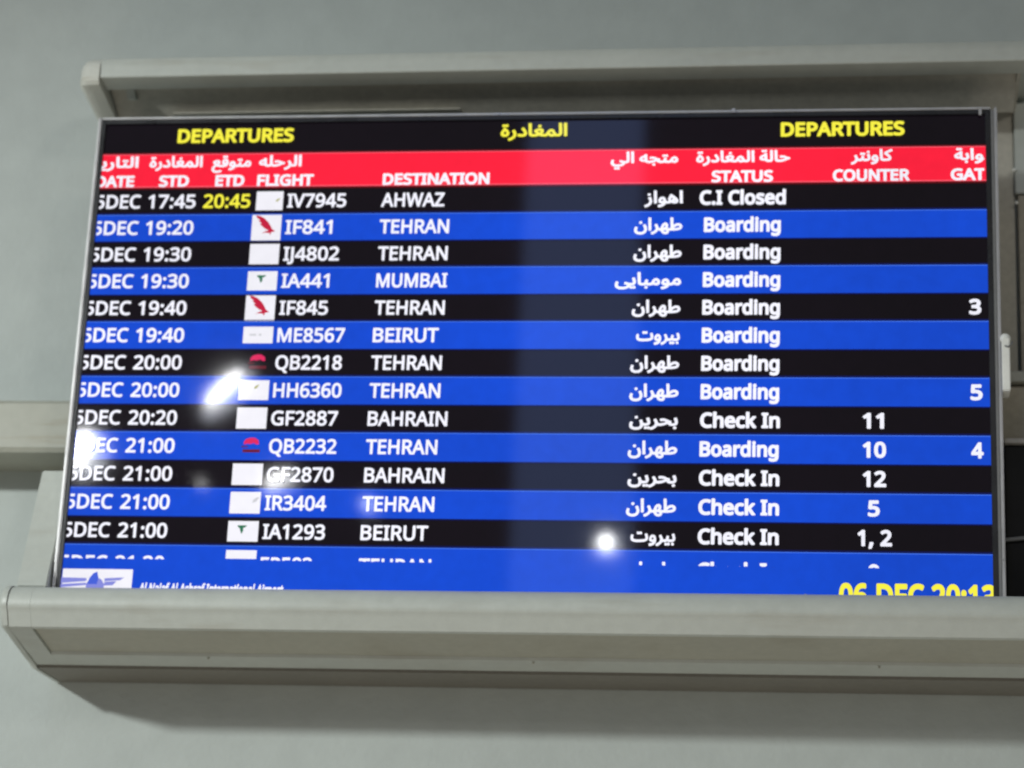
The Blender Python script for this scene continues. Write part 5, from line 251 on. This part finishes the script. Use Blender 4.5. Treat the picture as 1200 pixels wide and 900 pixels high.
# ---------------------------------------------------------------- housing
H = empty('display_housing', (-.35, WY, 2.05), 'grey painted metal housing with top hood and bottom tray holding the departures screen', 'screen housing')
XL, XR = -.884, .211
hood = [(WY, 2.787), (.03, 2.787), (.02, 2.7855), (.013, 2.782), (.0105, 2.777), (.01, 2.77), (.01, 2.7575), (.0112, 2.7563), (.04, 2.7535), (.04, 2.776), (WY, 2.776)]
extrude('hood', 'shell', hood, XL + .0006, XR + .02, H, smooth=True)
capp = [(WY, 2.789), (.045, 2.789), (.029, 2.7875), (.017, 2.783), (.010, 2.7755), (.008, 2.768), (.008, 2.752), (.012, 2.748), (.04, 2.744), (.1, 2.733), (WY, 2.724)]
def endcap(name, x_out, x_in, prof, m, r=.012, r0=None):
    # end piece whose outer corner is rounded off in plan
    bm = bmesh.new(); rings = []
    steps = [(0, 1.0), (.15, .55), (.4, .22), (.7, .05), (1, 0)]
    ym = max(p[0] for p in prof); yf = min(p[0] for p in prof); zc = sum(p[1] for p in prof) / len(prof)
    for t, q in steps:
        x = x_out + (x_in - x_out) * (t * (r / abs(x_in - x_out)))
        rings.append([bm.verts.new((x, min(ym, y + q * r * (1 if y < ym - .02 else 0)), z - (z - zc) * q * .2)) for y, z in prof])
    rings.append([bm.verts.new((x_in, y, z)) for y, z in prof])
    n = len(prof)
    for a, b in zip(rings, rings[1:]):
        for i in range(n): bm.faces.new((a[i], a[(i + 1) % n], b[(i + 1) % n], b[i]))
    bm.faces.new(rings[0]); bm.faces.new(rings[-1][::-1])
    return finish(bm, name, m, H, smooth=True)
endcap('hood_end_cap', -.912, XL, capp, 'cap', r=.017)
box('hood_side_plate', 'recess', .2112, .216, .04, WY - .001, 2.7535, 2.7755, H)
extrude('recess_liner', 'recess', [(.0405, 2.766), (.11, 2.735), (.11, 2.7385), (.0405, 2.7695)], XL + .001, XR, H)
box('mounting_rail', 'recess', -.81, -.45, .080, .096, 2.7385, 2.7405, H, bevel=.001)
extrude('bracket_tab', 'shell', [(.042, 2.766), (.070, 2.7525), (.058, 2.7495)], -.862, -.852, H)
tray = [(.075, 2.1195), (-.022, 2.1195), (-.031, 2.1178), (-.037, 2.1145), (-.042, 2.1085), (-.0447, 2.101), (-.045, 2.0955), (-.0445, 2.093),
        (-.0433, 2.0912), (-.0412, 2.0888), (-.0395, 2.0855), (-.0325, 2.0725), (-.029, 2.0708)]
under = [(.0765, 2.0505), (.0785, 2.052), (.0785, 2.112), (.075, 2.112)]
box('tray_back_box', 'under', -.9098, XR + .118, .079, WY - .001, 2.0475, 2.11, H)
extrude('tray', 'shell', tray + [(-.028, 2.0752), (.043, 2.0612), (.0445, 2.0565)] + under, -.884, XR + .12, H, smooth=True)
extrude('tray_end', 'shell', tray + [(.0445, 2.0565)] + under, -.9102, -.8842, H, smooth=True)
box('tray_soffit_panel', 'soffit', -.8835, XR + .1, -.027, .0425, 0, 1, H)
me = H.children[-1].data
for v in me.vertices:
    t = (v.co.y + .027) / .0695
    v.co.z = (2.0735 - t * .0137) + (0 if v.co.z < .5 else .0005)
tc = [(y - (.0015 if y < .09 else 0), z + .001) for y, z in tray] + [(.0445, 2.055), (.078, 2.0485), (.080, 2.0465), (WY, 2.0465), (WY, 2.12)]
endcap('tray_end_cap', -.922, -.9108, tc, 'shell', r=.008)
for o in H.children:                      # the tray hangs a few millimetres out of level
    if o.name.startswith('tray'):
        for v in o.data.vertices: v.co.z += .0046 * (v.co.x + .86) / 1.03
    elif not o.name.startswith('side'):   # and the hood rises slightly to the right
        for v in o.data.vertices: v.co.z += .002 + .0052 * (v.co.x + .88) / 1.1
def screw(x, y, z, r=.0022, m='recess'):
    bm = bmesh.new(); bmesh.ops.create_cone(bm, cap_ends=True, segments=12, radius1=r, radius2=r * .7, depth=.0014, matrix=Matrix.Translation((x, y, z)) @ Matrix.Rotation(math.radians(90), 4, 'X'))
    finish(bm, 'screw', m, H)
screw(-.0295, -.0305, 2.1200, .0024)
for x in (-.70, -.33, .05): screw(x, .0445, 2.0545 + .0046 * (x + .86) / 1.03, .0015, 'soffit')
extrude('side_cheek', 'shell', [(WY, 2.27), (.032, 2.27), (.028, 2.268), (-.019, 2.121), (WY, 2.121)], -.911, -.876, H, bevel=.0012)

# ---------------------------------------------------------------- screen
D = empty('departures_screen', (-.3465, .02, 2.11), 'wide flat screen listing airport departures in red, black and blue rows', 'departures screen')
PX0, PX1, PZ0, PZ1 = -.8655, .1705, 2.108, 2.6915
sheet('screen_panel', 'black', PX0 - .002, PX1 + .002, PZ0, PZ1 + .002, 0, D)
box('back_cover', 'back', PX0 - .002, PX1 + .005, .002, .05, PZ0 + .006, PZ1 + .001, D)
# dark inner bezel, then thin silver rim
def rim(m, xa, xb, ya, yb, za, zb, nm='bezel_side', bev=.0006): return box(nm, m, xa, xb, ya, yb, za, zb, D, bevel=bev)
rim('bezel', -.8702, PX0, -.0035, .0015, PZ0, PZ1 + .0045)
rim('bezel', PX1, .1765, -.0035, .0015, PZ0, PZ1 + .0045)
rim('bezel', PX0 + .0001, PX1 - .0001, -.0035, .0015, PZ1 - .0005, PZ1 + .0045, 'bezel_top')
rim('silver', -.8745, -.8703, -.006, .02, PZ0, PZ1 + .0075, 'silver_rim', .0012)
rim('wire', .1766, .1802, -.0048, .02, PZ0, PZ1 + .0045, 'inner_rim', .0008)
rim('silver', .1803, .1838, -.006, .02, PZ0, PZ1 + .0075, 'silver_rim', .0014)
rim('silver', -.8702, .1765, -.005, .02, PZ1 + .0046, PZ1 + .0075, 'silver_rim', .0006)
box('frame_clip', 'silver', .163, .1665, -.0065, -.0037, PZ1 - .003, PZ1 + .0046, D, bevel=.0005)
box('frame_clip', 'silver', -.118, -.1135, -.0072, -.0052, PZ1 + .0035, PZ1 + .0085, D, bevel=.0005)

W_, Y_ = 'ink', 'yellow'
Y0, Y1, YT = -.0006, -.0012, -.0024
A = {'title': '\ufe93\ufead\ufea9\ufe8e\ufed0\ufee4\ufedf\ufe8d', 'date': '\ufea6\ufef3\ufead\ufe8e\ufe98\ufedf\ufe8d', 'etd': '\ufeca\ufed7\ufeee\ufe98\ufee3',
 'flight': '\ufeea\ufee0\ufea3\ufeae\ufedf\ufe8d', 'to': '\ufef2\ufedf\ufe8d \ufeea\ufea0\ufe98\ufee3', 'status': '\ufe93\ufead\ufea9\ufe8e\ufed0\ufee4\ufedf\ufe8d \ufe94\ufedf\ufe8e\ufea3',
 'counter': '\ufeae\ufe98\ufee7\ufeed\ufe8e\ufedb', 'gate': '\ufe94\ufe91\ufe8d\ufeee\ufe91', 'AHWAZ': '\ufeaf\ufe8d\ufeee\ufeeb\ufe8d', 'TEHRAN': '\ufee5\ufe8d\ufeae\ufeec\ufec3',
 'MUMBAI': '\ufef0\ufef3\ufe8e\ufe92\ufee3\ufeee\ufee3', 'BEIRUT': '\ufe95\ufeed\ufeae\ufef4\ufe91', 'BAHRAIN': '\ufee6\ufef3\ufeae\ufea4\ufe91'}
AW = {'AHWAZ': .0443, 'TEHRAN': .0552, 'MUMBAI': .0755, 'BEIRUT': .0495, 'BAHRAIN': .0545}
DW = {'AHWAZ': .0748, 'TEHRAN': .0818, 'MUMBAI': .0830, 'BEIRUT': .0764, 'BAHRAIN': .0916}
CAP = .0162
# title bar
tb = sheet('title_bar', 'black', PX0, PX1, 2.6535, 2.689, Y0, D)
text('title_text', 'DEPARTURES', -.7758, -.6344, 2.6668, .0158, Y_, tb, bold=.034)
text('title_text', 'DEPARTURES', -.0614, .0796, 2.6668, .0158, Y_, tb, bold=.042)
text('title_text', A['title'], -.3875, -.3090, 2.6700, .0125, Y_, tb, arabic=True, bold=.032)
# heading band
hb = sheet('heading_band', 'red', PX0, PX1, 2.6095, 2.6522, Y0, D)
sheet('band_edge', 'pink', PX0, PX1, 2.6095, 2.6110, Y1, hb)
sheet('band_edge', 'pink', PX0, PX1, 2.6510, 2.6522, Y1, hb)
sheet('band_edge', 'darkred', PX0, PX1, 2.6070, 2.6094, Y1, hb)
sheet('band_edge', 'darkred', PX0, PX1, 2.6523, 2.6540, Y1, hb)
hz, hc = 2.6108, .0128
for s, a, b in (('DATE', -.8715, -.8240), ('STD', -.7938, -.7574), ('ETD', -.7253, -.6902), ('FLIGHT', -.6747, -.6068), ('DESTINATION', -.5243, -.3980),
                ('STATUS', -.1400, -.0697), ('COUNTER', -.0017, .0850), ('GATE', .1310, .1800)):
    text('heading_text', s, a, b, hz, hc, W_, hb, bold=.045, clip_l=PX0, clip_r=.1685)
az, ac = 2.6352, .0108
for k, a, b in (('date', -.8835, -.8208), ('title', -.8072, -.7426), ('etd', -.7311, -.6835), ('flight', -.6742, -.6227), ('to', -.2570, -.1788),
                ('status', -.1581, -.0504), ('counter', .0186, .0659), ('gate', .1351, .1745)):
    text('arabic_heading', A[k], a, b, az, ac, W_, hb, arabic=True, bold=.030, clip_l=PX0, clip_r=.1685)
# flight rows
ROWS = [('17:45', 'IV7945', 'AHWAZ', 'C.I Closed', '', '', 'olive_r'), ('19:20', 'IF841', 'TEHRAN', 'Boarding', '', '', 'bird'),
 ('19:30', 'IJ4802', 'TEHRAN', 'Boarding', '', '', 'plain'), ('19:30', 'IA441', 'MUMBAI', 'Boarding', '', '', 'green'),
 ('19:40', 'IF845', 'TEHRAN', 'Boarding', '', '3', 'bird'), ('19:40', 'ME8567', 'BEIRUT', 'Boarding', '', '', 'faint'),
 ('20:00', 'QB2218', 'TEHRAN', 'Boarding', '', '', 'helmet'), ('20:00', 'HH6360', 'TEHRAN', 'Boarding', '', '5', 'olive'),
 ('20:20', 'GF2887', 'BAHRAIN', 'Check In', '11', '', 'plain'), ('21:00', 'QB2232', 'TEHRAN', 'Boarding', '10', '4', 'helmet'),
 ('21:00', 'GF2870', 'BAHRAIN', 'Check In', '12', '', 'plain'), ('21:00', 'IR3404', 'TEHRAN', 'Check In', '5', '', 'plainr'),
 ('21:00', 'IA1293', 'BEIRUT', 'Check In', '1, 2', '', 'green'), ('21:30', 'EP583', 'TEHRAN', 'Check In', '9', '', 'half')]
FW = {'IV7945': .0704, 'IF841': .0560, 'IJ4802': .0662, 'IA441': .0568, 'IF845': .0574, 'ME8567': .0792, 'QB2218': .0780, 'HH6360': .0796, 'GF2887': .0774, 'QB2232': .0781,
      'GF2870': .0768, 'IR3404': .0707, 'IA1293': .0715, 'EP583': .059}
CW = {'11': (.0318, .0551), '10': (.0318, .0572), '12': (.0318, .0572), '5': (.0372, .0502), '1, 2': (.0261, .0632), '9': (.0375, .0500)}
BIRD = [[(-.0110, .0115), (-.0070, .0108), (-.0025, .0085), (.0020, .0040), (.0048, -.0005), (.0066, -.0042), (.0035, -.0046), (-.0010, -.0026), (-.0052, .0008), (-.0066, .0026), (-.0048, .0030), (-.0082, .0058), (-.0066, .0062), (-.0098, .0088)],
        [(.0030, -.0040), (.0068, -.0034), (.0092, -.0052), (.0070, -.0058), (.0050, -.0064), (.0046, -.0092), (.0030, -.0070), (-.0010, -.0066), (-.0045, -.0074), (-.0010, -.0054)]]
FALC = [[(-.006, .0060), (.006, .0060), (.0035, .0035), (.0010, .0025), (.0015, -.0005), (-.0005, -.0045), (-.002, -.0015), (-.0025, .0015)], [(-.006, .0058), (-.0025, .0022), (-.0045, .0030)]]
HELM = [[(-.0085, -.0002), (-.0088, .0032), (-.0062, .0066), (-.0010, .0082), (.0040, .0078), (.0080, .0052), (.0090, .0004), (.0060, .0000), (.0030, .0020), (-.0010, .0006), (-.0050, .0012)]]
TXTB = [[(-.0095, -.0078), (.0105, -.0078), (.0105, -.0042), (-.0095, -.0042)], [(-.0115, -.0018), (-.0035, -.0015), (-.0035, -.0004), (-.0105, -.0002)]]
LEAF = [[(-.003, -.002), (.0005, -.0008), (.0035, .0035), (.0008, .0030), (-.002, .0012)]]
V0, DV = 2.6083, .03331
for k, (tm, fl, de, st, cn, gt, lg) in enumerate(ROWS):
    zt = V0 - DV * k; zb = zt - DV; zc = (zt + zb) / 2
    black = k % 2 == 0; last = k == 13
    r = sheet('flight_row', 'black' if black else 'blue', PX0, PX1, zb if not last else 2.152, zt, Y0, D,
              ('black' if black else 'blue') + ' row of flight %s to %s' % (fl, de.title()))
    if not black:
        sheet('row_edge', 'blueedge', PX0, PX1, zt - .0012, zt, Y1, r)
        sheet('row_edge', 'navy', PX0, PX1, zt, zt + .0022, Y1, r)
        if not last: sheet('row_edge', 'navy', PX0, PX1, zb - .0016, zb, Y1, r)
    tz = zc - CAP / 2 - .0004 - (.0050 if last else 0)
    cz = 2.1582 if last else None
    kw = dict(clip_z=cz, clip_l=PX0 + .0014)
    text('date_text', '05DEC', -.8825, -.8137, tz, CAP, W_, r, bold=.022, **kw)
    text('time_text', tm, -.8045, -.7470, tz, CAP, W_, r, bold=.026, clip_z=cz)
    if k == 0: text('expected_time', '20:45', -.7376, -.6809, tz, CAP, Y_, r, bold=.030)
    text('flight_number', fl, -.6365, -.6365 + FW[fl], tz, CAP, W_, r, bold=.026, clip_z=cz)
    text('destination_text', de, -.5245, -.5245 + DW[de], tz, CAP, W_, r, bold=.030, clip_z=cz)
    text('arabic_destination', A[de], -.1724 - AW[de], -.1724, tz + .0018, .0118, W_, r, arabic=True, bold=.028, clip_z=cz)
    xa, xb = {'C.I Closed': (-.1532, -.0548), 'Boarding': (-.1477, -.0603), 'Check In': (-.1478, -.0592)}[st]
    text('status_text', st, xa, xb, tz, CAP * .98, W_, r, bold=.042, clip_z=cz)
    if cn: text('counter_text', cn, *CW[cn], tz, CAP, W_, r, bold=.036, clip_z=cz)
    if gt: text('gate_text', gt, .1493, .1627, tz, CAP, W_, r, bold=.042)
    # airline tile
    tx0, tx1 = -.6772, -.6420
    if lg == 'olive_r': tx0, tx1 = -.6742, -.6420
    hi, lo = zc + .0118, zc - .0120
    if lg == 'bird': hi, lo = zt - .0012, zb + .0002
    if lg == 'faint': hi, lo = zc + .0102, zc - .0100
    if lg in ('plain', 'plainr'): hi, lo = zc + .0125, zc - .0128
    if last: hi, lo = 2.1700, 2.1600
    cx = (tx0 + tx1) / 2
    if lg != 'helmet':
        t = sheet('airline_logo', 'tile', tx0, tx1, lo, hi, Y1, r)
    if lg == 'bird': flat('logo_mark', 'bird', BIRD, -.0018, r, cx, zc + .001, 1.2)
    if lg == 'green': flat('logo_mark', 'green', FALC, -.0018, r, cx - .001, zc + .001, .95)
    if lg == 'olive': flat('logo_mark', 'olive', LEAF, -.0018, r, cx + .003, zc + .003, 1)
    if lg == 'olive_r': flat('logo_mark', 'olive', LEAF, -.0018, r, cx + .010, zc, .9)
    if lg == 'plainr': flat('logo_mark', 'faint', LEAF, -.0018, r, cx + .012, zc + .002, 1.3)
    if lg == 'faint': marks('faint', [[(-.010, -.001), (-.002, -.001), (-.002, .0012), (-.010, .0012)], [(.001, -.001), (.004, -.001), (.004, .0016), (.001, .0016)]], -.0018, r, cx, zc, 1)
    if lg == 'helmet':
        flat('airline_logo', 'crimson', HELM, -.0018, r, cx + .002, zc + .0015, 1)
        marks('maroon', TXTB, -.0018, r, cx + .002, zc, 1)
# footer
fb = sheet('footer_bar', 'blue', PX0, PX1, PZ0, 2.152, Y0, D)
sheet('airport_logo', 'tile', PX0 + .001, -.7830, 2.110, 2.1462, Y1, fb)
# wings and dome of the airport emblem
marks('wing', [[(-.0415, .0055), (-.0085, .0050), (-.0085, .0015), (-.0415, -.0015)], [(-.0415, -.0025), (-.0085, -.0005), (-.0085, -.003), (-.0415, -.0065)],
     [(.0125, .0050), (.0350, .0062), (.0310, .0030), (.0125, .0015)], [(.0125, .0008), (.0270, .0020), (.0225, -.0030), (.0125, -.0035)]], -.0018, fb, -.8275, 2.1305, 1)
marks('wing', [[(-.0085, -.018), (.0125, -.018), (.0125, -.002), (.0095, .003), (.004, .0062), (-.001, .0062), (-.006, .002), (-.0085, -.002)]], -.0018, fb, -.8275, 2.1305, 1)
flat('logo_mark', 'dome', [[(-.007, -.002), (.004, -.002), (.0055, .005), (.0035, .0125), (-.001, .0105), (-.005, .005)]], -.0021, fb, -.8275, 2.1305, 1)
text('airport_name', 'Al Najaf Al Ashraf International Airport', -.7745, -.6090, 2.1190, .0108, W_, fb, bold=.035, slant=.12)
text('clock_text', '06 DEC 20:13', .0060, .1735, 2.1140, .0255, Y_, fb, bold=.042, clip_r=.1715)

# ---------------------------------------------------------------- things beside the screen
c = empty('plastic_clip', (.188, 0, 2.36), 'small white plastic clip with rounded top at the right edge of the screen', 'clip')
box('clip_body', 'white', .1838, .1925, -.013, .016, 2.357, 2.418, c, bevel=.0012)
bm = bmesh.new(); bmesh.ops.create_uvsphere(bm, u_segments=20, v_segments=12, radius=.0062, matrix=Matrix.Translation((.188, -.004, 2.4195)))
finish(bm, 'clip_head', 'white', c, smooth=True)
tube('clip_hook', 'wire', [(.187, -.0138, 2.4085), (.190, -.0146, 2.4065), (.1935, -.0135, 2.409), (.1955, -.009, 2.4145)], .0009, c)
e = empty('equipment_box', (.24, .1, 2.12), 'black equipment box with thin grey strips tucked behind the right edge of the screen', 'equipment box')
box('box_body', 'box', .188, .42, .052, WY - .001, 2.10, 2.3135, e, bevel=.002)
box('top_strip', 'strip', .1885, .42, .045, WY - .001, 2.3137, 2.3195, e, bevel=.0008)
tube('seam_strip', 'wire', [(.187, .048, 2.2035), (.20, .047, 2.2045), (.23, .047, 2.2085), (.3, .047, 2.2085)], .0024, e)
